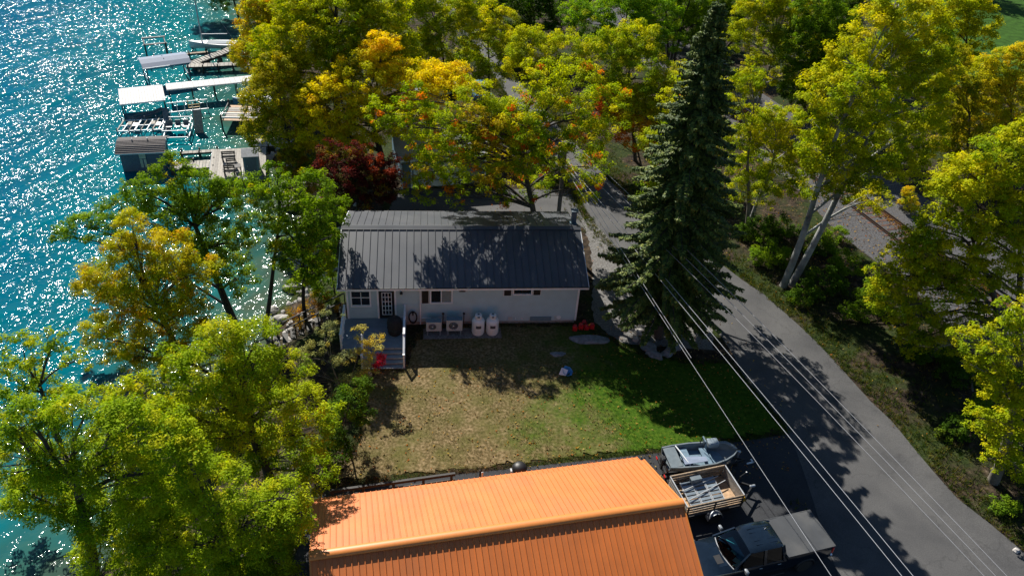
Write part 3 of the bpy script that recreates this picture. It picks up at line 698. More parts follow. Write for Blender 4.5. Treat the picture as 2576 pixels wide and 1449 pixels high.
for i, (x, y, a, b, l) in enumerate([(8.3, 35.4, .62, .40, 'broad grey stone slab on the lawn side of the spruce trunk'), (9.5, 35.1, .66, .34, 'grey stone slab under the cables beside the spruce'), (8.6, 34.7, .55, .32, 'low grey stone slab nearest the lawn below the spruce'), (10.1, 35.7, .45, .30, 'grey stone on the road side of the spruce trunk'), (7.9, 36.7, .30, .22, 'pale rounded rock between spruce and gravel drive'), (7.6, 36.0, .24, .2, 'small pale rock nearest the gravel drive by the spruce')]):
    rock('garden_stone', l, (x, y, .05), (a, b), .20, M['palestone'] if i > 3 else M['stone'], seed=20 + i, group='stones round the spruce')
# crumpled blue and white plastic on the lawn
t = thing('plastic_tub', 'small blue and white plastic tub tipped on the lawn', 'tub', (3.38, 32.62, .05), .3)
mb = MB(); prof = [(.20, 0), (.30, .20), (.33, .21), (.31, .19), (.22, .02)]
mb.lathe(prof, n=7); ob = mb.build('tub', M['bluewhite'], t); ob.rotation_euler = (.35, .25, 0)
mb = MB(); mb.add([(-.46, -.1, .02), (-.12, -.30, .05), (.05, -.10, .25), (-.25, .12, .30), (-.46, -.1, .06), (-.12, -.30, .09), (.05, -.10, .28), (-.25, .12, .33)], [(0, 1, 2, 3), (4, 7, 6, 5), (0, 4, 5, 1), (1, 5, 6, 2), (2, 6, 7, 3), (3, 7, 4, 0)]); mb.build('flap', M['white'], t)

# handrails of the bank stair
hrn = thing('bank_stair', 'black stair handrails running down the wooded bank to the lake', 'stair', (-10.2, 37.0, .0), 0)
for dy in (0, -.95):
    a = Vector((.1, .3 + dy, .95)); b = Vector((-5.2, -1.4 + dy, -1.5))
    ro = MB().bar(a, b, .06, .06).build('handrail', M['black'], hrn)
    for k in range(5):
        p = a.lerp(b, k / 4); MB().box((p.x, p.y, p.z - .5), (.06, .06, 1.0)).build('post', M['black'], ro)
for k in range(12):
    p = Vector((.0, -.2, -.05)).lerp(Vector((-5.2, -1.9, -2.45)), k / 11); MB().box(p, (.34, 1.0, .05), rz=.3).build('step', M['darkwood'], hrn)

# ------------------------------------------------------------------ the garage with the orange metal roof
GL, GRUN, GE, GR_, GYAW = 14.09, 3.62, 3.66, 5.295, .2547
gar = thing('garage', 'near building with ribbed orange metal roof and rolled ridge cap', 'garage', (-6.415, 16.257, 0), GYAW)
grl = math.hypot(GRUN, GR_ - GE); gra = math.atan2(GR_ - GE, GRUN); GN = 61; gw = GL / GN
def rib_panel(w, length):
    return MB().prism([(0, -.012), (w, -.012), (w, 0), (.052, 0), (.040, .030), (.014, .030), (0.0, 0)], 'Y', 0, length)
g0 = g1 = None
for side in (0, 1):
    for k in range(GN):
        if g0 is None: po = g0 = rib_panel(gw, grl).build('roof_panel', M['rooforange'], gar)
        else: po = dup(g0, gar)
        if side == 0: po.location = (k * gw, -GRUN, GE); po.rotation_euler = (gra, 0, 0)
        else: po.location = ((k + 1) * gw, GRUN, GE); po.rotation_euler = (gra, 0, math.pi)
ln = .95
for k in range(GN):
    if g1 is None: po = g1 = rib_panel(gw, ln).build('eave_panel', M['rooforange'], gar)
    else: po = dup(g1, gar)
    po.location = ((k + 1) * gw, GRUN + .62, 3.16); po.rotation_euler = (.46, 0, math.pi)
n = 10; pr = [(.20 * math.cos(math.pi * i / n), .13 * math.sin(math.pi * i / n)) for i in range(n + 1)]
mb = MB(); mb.prism([(u, GR_ - .01 + w) for u, w in pr] + [(-.18, GR_ - .04), (0, GR_ + .05), (.18, GR_ - .04)], 'X', -.04, GL + .04); mb.build('ridge_cap', M['orangetrim'], gar, True)
for x in (-.01, GL + .01):
    for s in (-1, 1): MB().bar((x, s * GRUN, GE - .02), (x, 0, GR_ - .02), .05, .11).build('rake_trim', M['orangetrim'], gar)
mb = MB(); mb.prism([(-GRUN + .05, GE - .03), (0, GR_ - .04), (GRUN - .05, GE - .03), (GRUN - .05, GE - .09), (0, GR_ - .12), (-GRUN + .05, GE - .09)], 'X', .03, GL - .03); mb.build('roof_deck', M['darkwood'], gar)
mb = MB(); mb.box((GL / 2, 0, 1.8), (GL - .5, 2 * GRUN - .6, 3.55)); mb.prism([(-GRUN + .3, 3.575), (GRUN - .3, 3.575), (0, GR_ - .16)], 'X', .26, .34); mb.prism([(-GRUN + .3, 3.575), (GRUN - .3, 3.575), (0, GR_ - .16)], 'X', GL - .34, GL - .26); mb.build('wall', M['rooforange'], gar)
MB().box((GL / 2, GRUN + .42, 1.5), (GL - .5, .12, 3.0)).build('lean_to_wall', M['rooforange'], gar)
def gl(x, y, z=0):
    c, s = math.cos(GYAW), math.sin(GYAW); return (-6.415 + x * c - y * s, 16.257 + x * s + y * c, z)
# dark guard rail behind the garage
gr = thing('guard_rail', 'dark timber guard rail along the lawn edge behind the orange roof', 'guard rail', (-7.55, 22.55, 0), 0)
ax = Vector((5.53, 1.54, 0)); 
MB().bar((0, 0, .92), ax + Vector((0, 0, .92)), .11, .16).build('top_rail', M['darkwood'], gr)
MB().bar((0, 0.02, .50), ax + Vector((0, 0.02, .50)), .05, .12).build('lower_rail', M['darkwood'], gr)
for t in (.02, .26, .5, .74, .97):
    p = ax * t; MB().box((p.x, p.y, .42), (.11, .11, .84)).build('post', M['darkwood'], gr)
b = thing('lidded_bin', 'black domed bin lid showing behind the orange roof edge', 'bin', (.98, 24.92, 0), .25)
MB().lathe([(.26, 0), (.32, .62), (.34, .66)], n=18).build('body', M['rubber'], b, True)
MB().lathe([(.37, .66), (.37, .72), (.30, .86), (.16, .93), (.02, .95)], n=18).build('lid', M['black'], b, True)
MB().box((-.40, .0, .62), (.10, .22, .06), ch=.02).build('handle', M['alu'], b)
p = thing('marker_post', 'short black post with white reflector behind the orange roof', 'post', (-.84, 24.50, 0), .25)
MB().box((-.03, 0, .42), (.08, .08, .84), ch=.01).prism([(-.04, .84), (.04, .84), (0, .93)], 'Y', -.04, .04).build('post', M['black'], p)
MB().box((.08, .01, .36), (.10, .06, .62), ch=.03).build('reflector', M['tank'], p)

# ------------------------------------------------------------------ vehicles on the driveway
def clear_glass(name, tint):
    m, n, l, b = _nt(name)
    tr = n.new('ShaderNodeBsdfTransparent'); tr.inputs[0].default_value = (*tint, 1)
    gl_ = n.new('ShaderNodeBsdfGlossy'); gl_.inputs['Roughness'].default_value = 0.03
    fr = n.new('ShaderNodeFresnel'); fr.inputs[0].default_value = 1.6
    mx = n.new('ShaderNodeMixShader'); l.new(fr.outputs[0], mx.inputs[0]); l.new(tr.outputs[0], mx.inputs[1]); l.new(gl_.outputs[0], mx.inputs[2])
    l.new(mx.outputs[0], n['Material Output'].inputs['Surface']); return m
M['windscreen'] = clear_glass('tinted_windscreen', (0.45, 0.80, 0.85)); M['sideglass'] = clear_glass('dark_side_glass', (0.10, 0.14, 0.15))

def loft(stations, closed=True):
    """stations: list of (x, [(y,z)...]) half profiles from bottom centre outwards to the top centre; mirrored"""
    mb = MB(); rings = []
    for x, hp in stations:
        full = [(y, z) for y, z in hp] + [(-y, z) for y, z in reversed(hp) if abs(y) > 1e-6]
        rings.append([(x, y, z) for y, z in full])
    n = len(rings[0]); vs = [p for r in rings for p in r]; fs = []
    for i in range(len(rings) - 1):
        for j in range(n):
            j2 = (j + 1) % n; fs.append((i * n + j, i * n + j2, (i + 1) * n + j2, (i + 1) * n + j))
    if closed: fs += [tuple(range(n)), tuple((len(rings) - 1) * n + j for j in range(n))]
    return mb.add(vs, fs)

def wheel(parent, loc, r, w, rimm='alu', name='wheel', rot=0.0):
    wo = MB().lathe([(r * .62, -w / 2), (r * .93, -w / 2), (r, -w * .34), (r, w * .34), (r * .93, w / 2), (r * .62, w / 2)], n=26, axis='Y').build(name, M['rubber'], parent, True)
    MB().lathe([(r * .10, w * .36), (r * .16, w * .40), (r * .55, w * .30), (r * .63, w * .46), (r * .63, -w * .46), (r * .55, -w * .30), (r * .16, -w * .40), (r * .10, -w * .36)], n=20, axis='Y').build('rim', M[rimm], wo, True)
    wo.location = loc; wo.rotation_euler = (0, 0, rot); return wo

tk = thing('pickup_truck', 'black crew cab pickup truck with grey soft bed cover', 'pickup truck', (14.5, 22.16, 0), .325 + math.pi)
def hp(w, zb, zs, zt, c=.06): return [(0, zb), (w - .10, zb), (w - .02, zb + .14), (w, (zb + zs) / 2 + .05), (w - .015, zs - .12), (w - .05, zs), (w - .05 - c, zt), (0, zt + .015)]
bd = loft([(-.02, hp(.90, .62, 1.30, 1.34)), (.05, hp(.97, .48, 1.38, 1.41)), (.6, hp(.99, .44, 1.39, 1.42)), (2.34, hp(1.0, .42, 1.39, 1.42)), (2.36, hp(.995, .42, 1.22, 1.25)), (3.6, hp(1.0, .42, 1.22, 1.25)), (4.7, hp(.99, .42, 1.20, 1.24)), (4.95, hp(.985, .44, 1.16, 1.22)), (5.9, hp(.97, .46, 1.08, 1.17)), (6.35, hp(.94, .48, .98, 1.08)), (6.5, hp(.88, .52, .86, .96)), (6.56, hp(.80, .56, .76, .82))])
body = bd.build('body', M['truck'], tk, True)
# hood with its two raised creases
hd = MB()
for s in (-1, 1): hd.bar((4.98, s * .50, 1.222), (6.25, s * .42, 1.105), .20, .035)
hd.build('hood_crease', M['truck'], body)
MB().box((5.25, .22, 1.213), (.30, .42, .02), ry=.06).build('hood_scoop', M['black'], body)
# cab roof and pillars
roofst = [(2.50, 1.84, .66), (2.70, 1.91, .70), (3.3, 1.945, .715), (3.85, 1.93, .71), (4.12, 1.87, .69)]
rf = loft([(x, [(0, z - .05), (w - .04, z - .07), (w, z - .045), (w - .05, z - .008), (w * .6, z + .012), (0, z + .02)]) for x, z, w in roofst]).build('roof', M['truck'], tk, True)
mb = MB()
for k in (-2, -1, 1, 2): mb.bar((2.68, k * .20, 1.930), (3.72, k * .20, 1.962), .05, .018)
mb.build('roof_rib', M['truck'], rf)
mb = MB()
for s in (-1, 1):
    mb.bar((4.12, s * .665, 1.85), (4.92, s * .90, 1.22), .07, .06); mb.bar((3.42, s * .70, 1.90), (3.44, s * .955, 1.23), .12, .05); mb.bar((2.54, s * .65, 1.84), (2.44, s * .93, 1.23), .22, .06)
mb.build('pillar', M['truck'], tk)
for s in (-1, 1):
    for a, b_, nm in ((4.72, 3.50, 'side_window'), (3.36, 2.62, 'side_window')):
        ta = 4.08 if a > 4 else a
        mb = MB(); q = [(a, s * .935, 1.235), (b_, s * .935, 1.235), (b_, s * .690, 1.87), (ta, s * .690, 1.87)]
        mb.add(q + [(v[0], v[1] - s * .02, v[2]) for v in q], [(0, 1, 2, 3), (4, 7, 6, 5), (0, 3, 7, 4), (1, 5, 6, 2), (0, 4, 5, 1), (3, 2, 6, 7)]); mb.build(nm, M['sideglass'], tk)
mb = MB(); q = [(2.44, -.86, 1.25), (2.44, .86, 1.25), (2.52, .62, 1.80), (2.52, -.62, 1.80)]
mb.add(q + [(v[0] + .02, v[1], v[2]) for v in q], [(0, 1, 2, 3), (4, 7, 6, 5), (0, 3, 7, 4), (1, 5, 6, 2), (0, 4, 5, 1), (3, 2, 6, 7)]); mb.build('rear_window', M['glass'], tk)
vs = []; fs = []
for i in range(9):
    u = i / 4 - 1
    for j in range(5):
        t = j / 4; vs.append((4.98 - .16 * u * u - t * (.84 - .10 * u * u), u * (.90 - .235 * t), 1.235 + t * .635 + .03 * math.sin(math.pi * t)))
for i in range(8):
    for j in range(4): k = i * 5 + j; fs.append((k, k + 5, k + 6, k + 1))
mb = MB(); mb.add(vs, fs); wso = mb.build('windscreen', M['windscreen'], tk, True)
MB().tube([(4.99 - .16 * u * u, u * .915, 1.232) for u in [i / 6 - 1 for i in range(13)]], .022, 6).build('windscreen_trim', M['alu'], wso)
MB().tube([(5.00, .05, 1.27), (4.90, .55, 1.275)], .012, 5).tube([(5.0, -.35, 1.27), (4.99, .05, 1.275)], .012, 5).build('wiper', M['black'], tk)
MB().box((4.45, 0, 1.17), (.85, 1.62, .12), ch=.04).prism([(-.78, 1.18), (.78, 1.18), (.62, 1.26), (-.62, 1.26)], 'X', 4.1, 4.45).build('dashboard', M['cabin'], tk)
MB().box((3.3, .42, 1.25), (.16, .55, .55), ch=.06).box((3.3, -.42, 1.25), (.16, .55, .55), ch=.06).box((3.55, 0, .98), (.7, 1.5, .14)).build('seat', M['cabin'], tk)
for i, (x, y, a, b_, rz) in enumerate([(4.55, .52, .22, .30, .4), (4.45, .15, .10, .16, .2), (4.70, .70, .26, .12, -.5), (4.5, .02, .08, .10, .8), (4.6, -.12, .07, .10, .3)]): MB().box((x, y, 1.27), (a, b_, .03), rz=rz).build('paper', M['paper'], tk)
MB().box((4.02, 0, 1.76), (.04, .22, .06), ch=.015).build('rear_view_mirror', M['alu'], tk)
# bed cover
vs = []; fs = []
for i in range(14):
    x = .02 + 2.36 * i / 13
    for j in range(9):
        y = (j / 4 - 1) * .955; vs.append((x, y, 1.435 + .022 * (1 - (j / 4 - 1) ** 2) + .006 * math.cos(i * math.pi * 2 / 4.33)))
for i in range(13):
    for j in range(8): k = i * 9 + j; fs.append((k, k + 9, k + 10, k + 1))
mb = MB(); mb.add(vs, fs); cv = mb.build('bed_cover', M['tonneau'], tk, True)
MB().bar((.0, -.97, 1.425), (2.38, -.97, 1.425), .035, .03).bar((.0, .97, 1.425), (2.38, .97, 1.425), .035, .03).bar((.01, -.97, 1.43), (.01, .97, 1.43), .04, .03).build('cover_rail', M['tonneau'], cv)
for s in (-1, 1):
    m1 = MB().box((4.45, s * 1.13, 1.33), (.13, .24, .22), ch=.04).bar((4.5, s * .95, 1.24), (4.45, s * 1.08, 1.30), .05).build('wing_mirror', M['galv'], tk, True)
    for x in (3.62, 2.72): MB().box((x, s * 1.005, 1.10), (.16, .025, .03), ch=.008).build('door_handle', M['galv'], tk)
    MB().box((.03, s * .95, 1.12), (.10, .09, .36), ch=.02).build('tail_light', M['lamp'], tk)
    MB().box((6.42, s * .72, .92), (.20, .30, .14), ch=.03).build('headlight', M['chrome'], tk)
    MB().box((3.6, s * 1.0, .40), (2.6, .14, .05), ch=.015).build('running_board', M['black'], tk)
    for x in (1.25, 5.45):
        wheel(tk, (x, s * .86, .39), .39, .27)
        a = [(x + .47 * math.cos(t), s * .985, .40 + .47 * math.sin(t)) for t in [math.pi * i / 12 for i in range(13)]]
        MB().tube(a, .04, 6).build('wheel_arch', M['black'], tk, True)
MB().box((-.10, 0, .60), (.16, 1.85, .18), ch=.04).build('rear_bumper', M['chrome'], tk)
MB().box((6.60, 0, .58), (.16, 1.80, .20), ch=.05).build('front_bumper', M['chrome'], tk)
MB().box((6.54, 0, .86), (.05, 1.0, .20), ch=.02).build('grille', M['black'], tk)
MB().tube([(2.9, -.25, 1.95), (2.9, -.25, 2.02)], [.03, .02], 8).build('roof_antenna', M['chrome'], tk)

# utility trailer
tl = thing('utility_trailer', 'utility trailer with slatted wooden sides beside the orange roof', 'trailer', (9.72, 24.18, 0), .33)
TL, TW = 2.90, 1.82
mb = MB()
for y in (-TW / 2, TW / 2): mb.bar((-TL / 2, y, .52), (TL / 2, y, .52), .07, .10)
for x in (-TL / 2, 0, TL / 2): mb.bar((x, -TW / 2, .515), (x, TW / 2, .515), .07, .09)
mb.bar((TL / 2, -TW / 2, .48), (TL / 2 + 1.15, 0, .48), .07, .09); mb.bar((TL / 2, TW / 2, .48), (TL / 2 + 1.15, 0, .48), .07, .09); mb.build('chassis', M['black'], tl)
pb = None
for k in range(9):
    y = -TW / 2 + .06 + (TW - .12) * (k + .5) / 9
    if pb is None: pb = MB().box((0, 0, 0), (TL - .06, (TW - .12) / 9 - .006, .035)).build('floor_board', M['ply'], tl); pb.location = (0, y, .60)
    else: dup(pb, tl, (0, y, .60))
s0 = None
for s in (-1, 1):
    for x in (-TL / 2 + .05, -.02, TL / 2 - .05): MB().box((x, s * (TW / 2 + .035), .88), (.06, .05, .80)).build('stake', M['black'], tl)
    for k in range(4):
        loc = (random.uniform(-.01, .01), s * (TW / 2), .70 + k * .165)
        if s0 is None: s0 = MB().box((0, 0, 0), (TL - .02, .03, .115), ch=.006).build('side_board', M['wood'], tl); s0.location = loc
        else: dup(s0, tl, loc, (random.uniform(-.03, .03), random.uniform(-.004, .004), 0))
    MB().box((0, s * (TW / 2), 1.285), (TL, .06, .035), ch=.006).build('top_board', M['wood'], tl)
MB().box((TL / 2 + .01, 0, .93), (.03, TW - .06, .66), ch=.005).build('front_panel', M['greywood'], tl)
MB().box((TL / 2 + .01, 0, 1.275), (.06, TW, .035), ch=.006).build('front_cap', M['alu'], tl)
f0 = None
for k in range(4):
    loc = (-TL / 2, 0, .70 + k * .165)
    if f0 is None: f0 = MB().box((0, 0, 0), (.03, TW - .04, .12), ch=.006).build('tailgate_board', M['greywood'], tl); f0.location = loc
    else: dup(f0, tl, loc)
MB().box((-TL / 2, 0, 1.28), (.05, TW, .03), ch=.006).build('tailgate_cap', M['alu'], tl)
for s in (-1, 1):
    wheel(tl, (.0, s * (TW / 2 + .18), .31), .31, .20, 'galv')
    vs = []; fs = []
    for i in range(11):
        t = math.pi * i / 10
        for w in (-.14, .14):
            vs.append((.40 * math.cos(t), s * (TW / 2 + .18) + w, .33 + .38 * math.sin(t))); vs.append((.375 * math.cos(t), s * (TW / 2 + .18) + w, .33 + .355 * math.sin(t)))
    for i in range(10):
        k = i * 4; fs += [(k, k + 4, k + 6, k + 2), (k + 1, k + 3, k + 7, k + 5), (k, k + 1, k + 5, k + 4), (k + 2, k + 6, k + 7, k + 3)]
    mb = MB(); mb.add(vs, fs); mb.build('mudguard', M['galv'], tl, True)
MB().tube([(TL / 2 + .55, .28, .05), (TL / 2 + .55, .28, 1.05)], .035, 8).tube([(TL / 2 + .55, .28, 1.05), (TL / 2 + .95, .42, 1.07)], .018, 6).build('jack', M['black'], tl)
MB().lathe([(.0, 0), (.035, .02), (.035, .05), (.0, .07)], (TL / 2 + .95, .42, 1.04), 8).build('jack_knob', M['tank'], tl)
MB().box((TL / 2 + 1.18, 0, .50), (.30, .12, .12), ch=.03).build('coupling', M['galv'], tl)
MB().prism([(-.16, .52), (.16, .52), (.0, .86)], 'Y', -.62, -.58).build('reflector', M['yellow'], tl).location = (TL / 2 + .25, -.12, 0)
wheel(tl, (TL / 2 + .42, .78, .62), .30, .18, 'galv', 'spare_wheel', .5)
# aluminium rack sections carried in the trailer
rk = thing('dock_rack', 'blue grey aluminium slatted rack lying in the wooden trailer', 'rack', (9.72, 24.18, .66), .33)
for c in range(3):
    xo = -.72 + c * .60
    fr_ = MB()
    for dx in (-.27, .27): fr_.bar((xo + dx, -.80, .06), (xo + dx + .02, .74, .24), .035, .06)
    fo = fr_.build('frame_rail', M['alu'], rk)
    for k in range(8):
        t = (k + .5) / 8; MB().box((xo, -.80 + 1.54 * t, .065 + .18 * t), (.52, .135, .02), rx=.115).build('slat', M['aluslat'], rk)
MB().bar((-1.05, -.30, .22), (1.25, .35, .24), .03, .03).bar((-1.1, .25, .26), (1.0, .62, .30), .03, .03).build('brace', M['alu'], rk)
tb = thing('storage_tub', 'small grey tub wedged against the trailer side boards', 'tub', (9.30, 24.72, .63), .33)
MB().box((0, 0, .26), (.52, .26, .50), ch=.04).build('body', M['aluslat'], tb)
MB().box((0, 0, .52), (.56, .30, .05), ch=.015).build('lid', M['hull'], tb)

# small boat on its trailer
bt = thing('boat', 'small grey open boat parked on a trailer beside the lawn', 'boat', (8.0, 25.73, 0), .22)
st = []
for x, w, zb in ((0, .66, .86), (.5, .73, .80), (1.4, .77, .78), (2.3, .72, .80), (2.9, .56, .86), (3.35, .34, .97), (3.68, .05, 1.14)):
    st.append((x, w, zb))
def hull_mesh():
    mb = MB(); n = 9; vs = []; fs = []
    for x, w, zb in st:
        top = 1.30 + .05 * (x / 3.68) ** 2
        o = [(-w, top), (-w * .97, top - .12), (-w * .86, zb + .10), (-w * .55, zb), (0, zb - .03), (w * .55, zb), (w * .86, zb + .10), (w * .97, top - .12), (w, top)]
        wi = max(w - .07, .01)
        i_ = [(wi, top), (wi * .93, top - .14), (wi * .85, zb + .14), (wi * .55, zb + .09), (0, zb + .08), (-wi * .55, zb + .09), (-wi * .85, zb + .14), (-wi * .93, top - .14), (-wi, top)]
        vs += [(x, y, z) for y, z in o + i_]
    m_ = 18
    for i in range(len(st) - 1):
        for j in range(m_): j2 = (j + 1) % m_; fs.append((i * m_ + j, i * m_ + j2, (i + 1) * m_ + j2, (i + 1) * m_ + j))
    for e in (0, (len(st) - 1) * m_):
        for j in range(8): fs.append((e + j, e + j + 1, e + 16 - j, e + 17 - j) )
    return mb.add(vs, fs)
hu = hull_mesh().build('hull', M['hull'], bt, True)
MB().box((.34, 0, 1.255), (.62, 1.26, .05), ch=.02).build('stern_deck', M['hull'], bt)
MB().box((1.9, 0, .93), (2.1, 1.05, .03)).build('floor', M['hullin'], bt)
MB().box((1.05, -.05, 1.12), (.42, 1.28, .05), ch=.015).build('bench', M['hullin'], bt)
MB().box((2.05, -.05, 1.12), (.36, 1.22, .05), ch=.015).build('bench', M['hullin'], bt)
mb = MB(); pr = [(.72, -.60, 1.36), (1.9, -.56, 1.40), (1.95, -.20, 1.30), (1.35, -.02, 1.20), (.80, -.1, 1.28)]
mb.add(pr + [(x, y, z - .025) for x, y, z in pr], [(0, 1, 2, 3, 4), (9, 8, 7, 6, 5)] + [(i, i + 5, (i + 1) % 5 + 5, (i + 1) % 5) for i in range(5)]); mb.build('folded_cover', M['canvas'], bt)
MB().box((2.55, .50, 1.42), (.55, .42, .32), ch=.05).build('console', M['aluslat'], bt)
MB().box((2.12, .50, 1.52), (.07, .40, .52), ry=-.25, ch=.03).build('seat_back', M['hullin'], bt)
MB().tube([(2.0, .32, 1.3), (2.05, .32, 1.72), (2.16, .50, 1.78), (2.05, .68, 1.72), (2.0, .68, 1.3)], .022, 6).build('grab_rail', M['black'], bt)
MB().tube([(2.85, .52, 1.38), (3.2, .42, 1.42), (3.5, .18, 1.40), (3.62, .02, 1.36)], [.07, .095, .09, .06], 10).build('rolled_cover', M['hull'], bt, True)
MB().tube([(.68, .62, 1.33), (.78, .15, 1.36), (.90, -.35, 1.34), (1.0, -.62, 1.30)], .03, 6).build('tie_strap', M['tank'], bt)
MB().box((-.12, .0, 1.08), (.22, .34, .46), ch=.06).box((-.14, 0, .72), (.10, .14, .4)).build('outboard_motor', M['black'], bt)
bt2 = thing('boat_trailer', 'dark steel boat trailer under the small grey boat', 'trailer', (8.0, 25.73, 0), .22)
mb = MB()
for y in (-.45, .45): mb.bar((-.1, y, .60), (2.6, y, .60), .07, .09); mb.bar((2.6, y, .60), (4.25, 0, .55), .07, .09)
for x in (.1, 1.2, 2.4): mb.bar((x, -.62, .55), (x, .62, .55), .07)
mb.build('frame', M['black'], bt2)
for y in (-.35, .35): MB().bar((.0, y, .74), (2.4, y, .76), .09, .07).build('bunk', M['wood'], bt2)
for s in (-1, 1): wheel(bt2, (.95, s * .78, .27), .27, .17, 'galv')
MB().box((-.12, 0, .58), (.06, 1.35, .10)).build('light_bar', M['black'], bt2)
for s in (-1, 1): MB().box((-.16, s * .58, .60), (.04, .18, .09)).build('tail_light', M['lamp'], bt2)
MB().tube([(3.9, .12, .10), (3.9, .12, .95)], .04, 8).box((3.9, .12, 1.0), (.16, .12, .16), ch=.03).build('winch_post', M['galv'], bt2)
MB().lathe([(.06, -.06), (.13, -.05), (.13, .05), (.06, .06)], (3.9, .12, .13), 14, 'Y').build('jack_wheel', M['rubber'], bt2)
wc = thing('small_debris', 'short white bracket lying on the driveway beside the boat trailer', 'bracket', (12.6, 26.9, .03), .4)
MB().box((0, 0, .03), (.42, .07, .05)).box((.16, .08, .03), (.07, .22, .05)).build('bracket', M['tank'], wc)
# pale boards at the railway
for i, (x, y, l) in enumerate([(31.4, 41.1, 'upper pale board lying across the rails'), (31.9, 40.2, 'lower pale board lying across the rails')]):
    t = thing('timber_board', l, 'board', (x, y, .30 + .0), .25 - i * .05, 'pale boards at the rails'); MB().box((0, 0, 0), (3.0, .34, .06), ch=.008).build('plank', M['greywood'], t)

# ------------------------------------------------------------------ utility pole and cables
pl_ = thing('utility_pole', 'grey timber utility pole with transformer among the maple branches', 'utility pole', (2.85, 46.75, 0), 0)
MB().tube([(0, 0, 0), (0, 0, 3.5), (0, 0, 7.25)], [.16, .145, .12], 12).build('pole', M['pole'], pl_, True)
MB().bar((-.5, -.75, 6.95), (.5, .75, 6.95), .10, .12).build('crossarm', M['pole'], pl_)
MB().lathe([(.02, 0), (.19, .02), (.20, .08), (.20, .62), (.17, .70), (.05, .74)], (-.30, -.15, 6.2), 16).build('transformer', M['bluewall'], pl_, True)
for t in (-.9, -.3, .4, .95): MB().lathe([(.03, 0), (.05, .04), (.03, .08), (.05, .12), (.02, .16)], (.5 * t, .75 * t, 7.0), 8).build('insulator', M['tealwall'], pl_)
def cable(label, a, b, sag, rad=.0115, m='cable'):
    a = Vector(a); b = Vector(b); e = a + (b - a) * 1.35
    pts = []
    for i in range(41):
        t = i / 40; p = a.lerp(e, t); p.z -= sag * 4 * t * (1 - t) * .7; pts.append(p)
    o = MB().tube(pts, rad, 6).build('power_cable', M[m], None, True)
    return tag(o, label, 'cable', 'overhead cables')
cable('thick bright overhead cable of the road side pair, lower toward the lawn', (2.85, 46.5, 5.9), (14.25, 16.4, 6.15), -.3)
cable('thick bright overhead cable of the road side pair, higher toward the road', (3.0, 46.7, 6.0), (14.65, 16.45, 6.15), -.3)
cable('thin overhead cable of the upper trio, lowest over the spruce', (2.5, 46.2, 7.15), (16.42, 16.38, 6.7), -.9, .013, 'wire')
cable('thin overhead cable of the upper trio, in the middle over the spruce', (2.9, 46.8, 7.15), (16.67, 16.27, 6.9), -.9, .013, 'wire')
cable('thin overhead cable of the upper trio, highest over the spruce', (3.3, 47.4, 7.15), (16.91, 16.16, 7.1), -.9, .013, 'wire')
cable('single slack cable running down over the lawn and the truck bed', (2.85, 46.7, 5.7), (12.68, 17.54, 4.5), .15, .011)
cable('thin dark wire crossing the gravel drive from pole to garage', (2.8, 46.6, 6.6), (7.2, 33.0, 5.8), .25, .010)

# ------------------------------------------------------------------ neighbouring garage and parked car beyond the maple
ng = thing('neighbour_garage', 'dull teal neighbouring garage with pale grey roof under the maple', 'garage', (-8.98, 52.04, 0), .30)
NL, ND = 6.6, 6.2
def lapw(w, zt): return lap_profile(0, .06, zt, -1, .13)
mb = MB(); mb.prism(lap_profile(0.12, .05, 2.55, -1, .14), 'X', .12, NL - .12); mb.prism(lap_profile(ND - .12, .05, 2.55, 1, .14), 'X', .12, NL - .12)
mb.prism(lap_profile(.12, .05, 2.55, -1, .14), 'Y', .26, ND - .26); mb.prism(lap_profile(NL - .12, .05, 2.55, 1, .14), 'Y', .26, ND - .26)
mb.prism([(.2, 2.55), (ND - .2, 2.55), (ND / 2, 3.75)], 'X', .12, .20); mb.prism([(.2, 2.55), (ND - .2, 2.55), (ND / 2, 3.75)], 'X', NL - .2, NL - .12)
mb.build('wall', M['tealwall'], ng)
for s in (0, 1):
    mb = MB(); y0, y1 = (-.25, ND / 2) if s == 0 else (ND + .25, ND / 2)
    mb.prism([(y0, 2.52), (y1, 3.86), (y1, 3.93), (y0, 2.60)], 'X', -.3, NL + .3); mb.build('roof', M['paleroof'], ng)
for x in (.05, .80, 4.6, NL - .05): MB().box((x, .08, 1.28), (.11, .07, 2.5)).build('trim_board', M['white'], ng)
dr = MB().box((2.7, .07, 1.15), (3.6, .05, 2.2)).build('overhead_door', M['hull'], ng)
for k in range(4): MB().box((2.7, .035, .33 + k * .54), (3.5, .03, .48), ch=.01).build('door_panel', M['tank'], dr)
MB().box((2.7, -.28, 2.53), (NL + .6, .04, .14)).build('fascia', M['white'], ng)

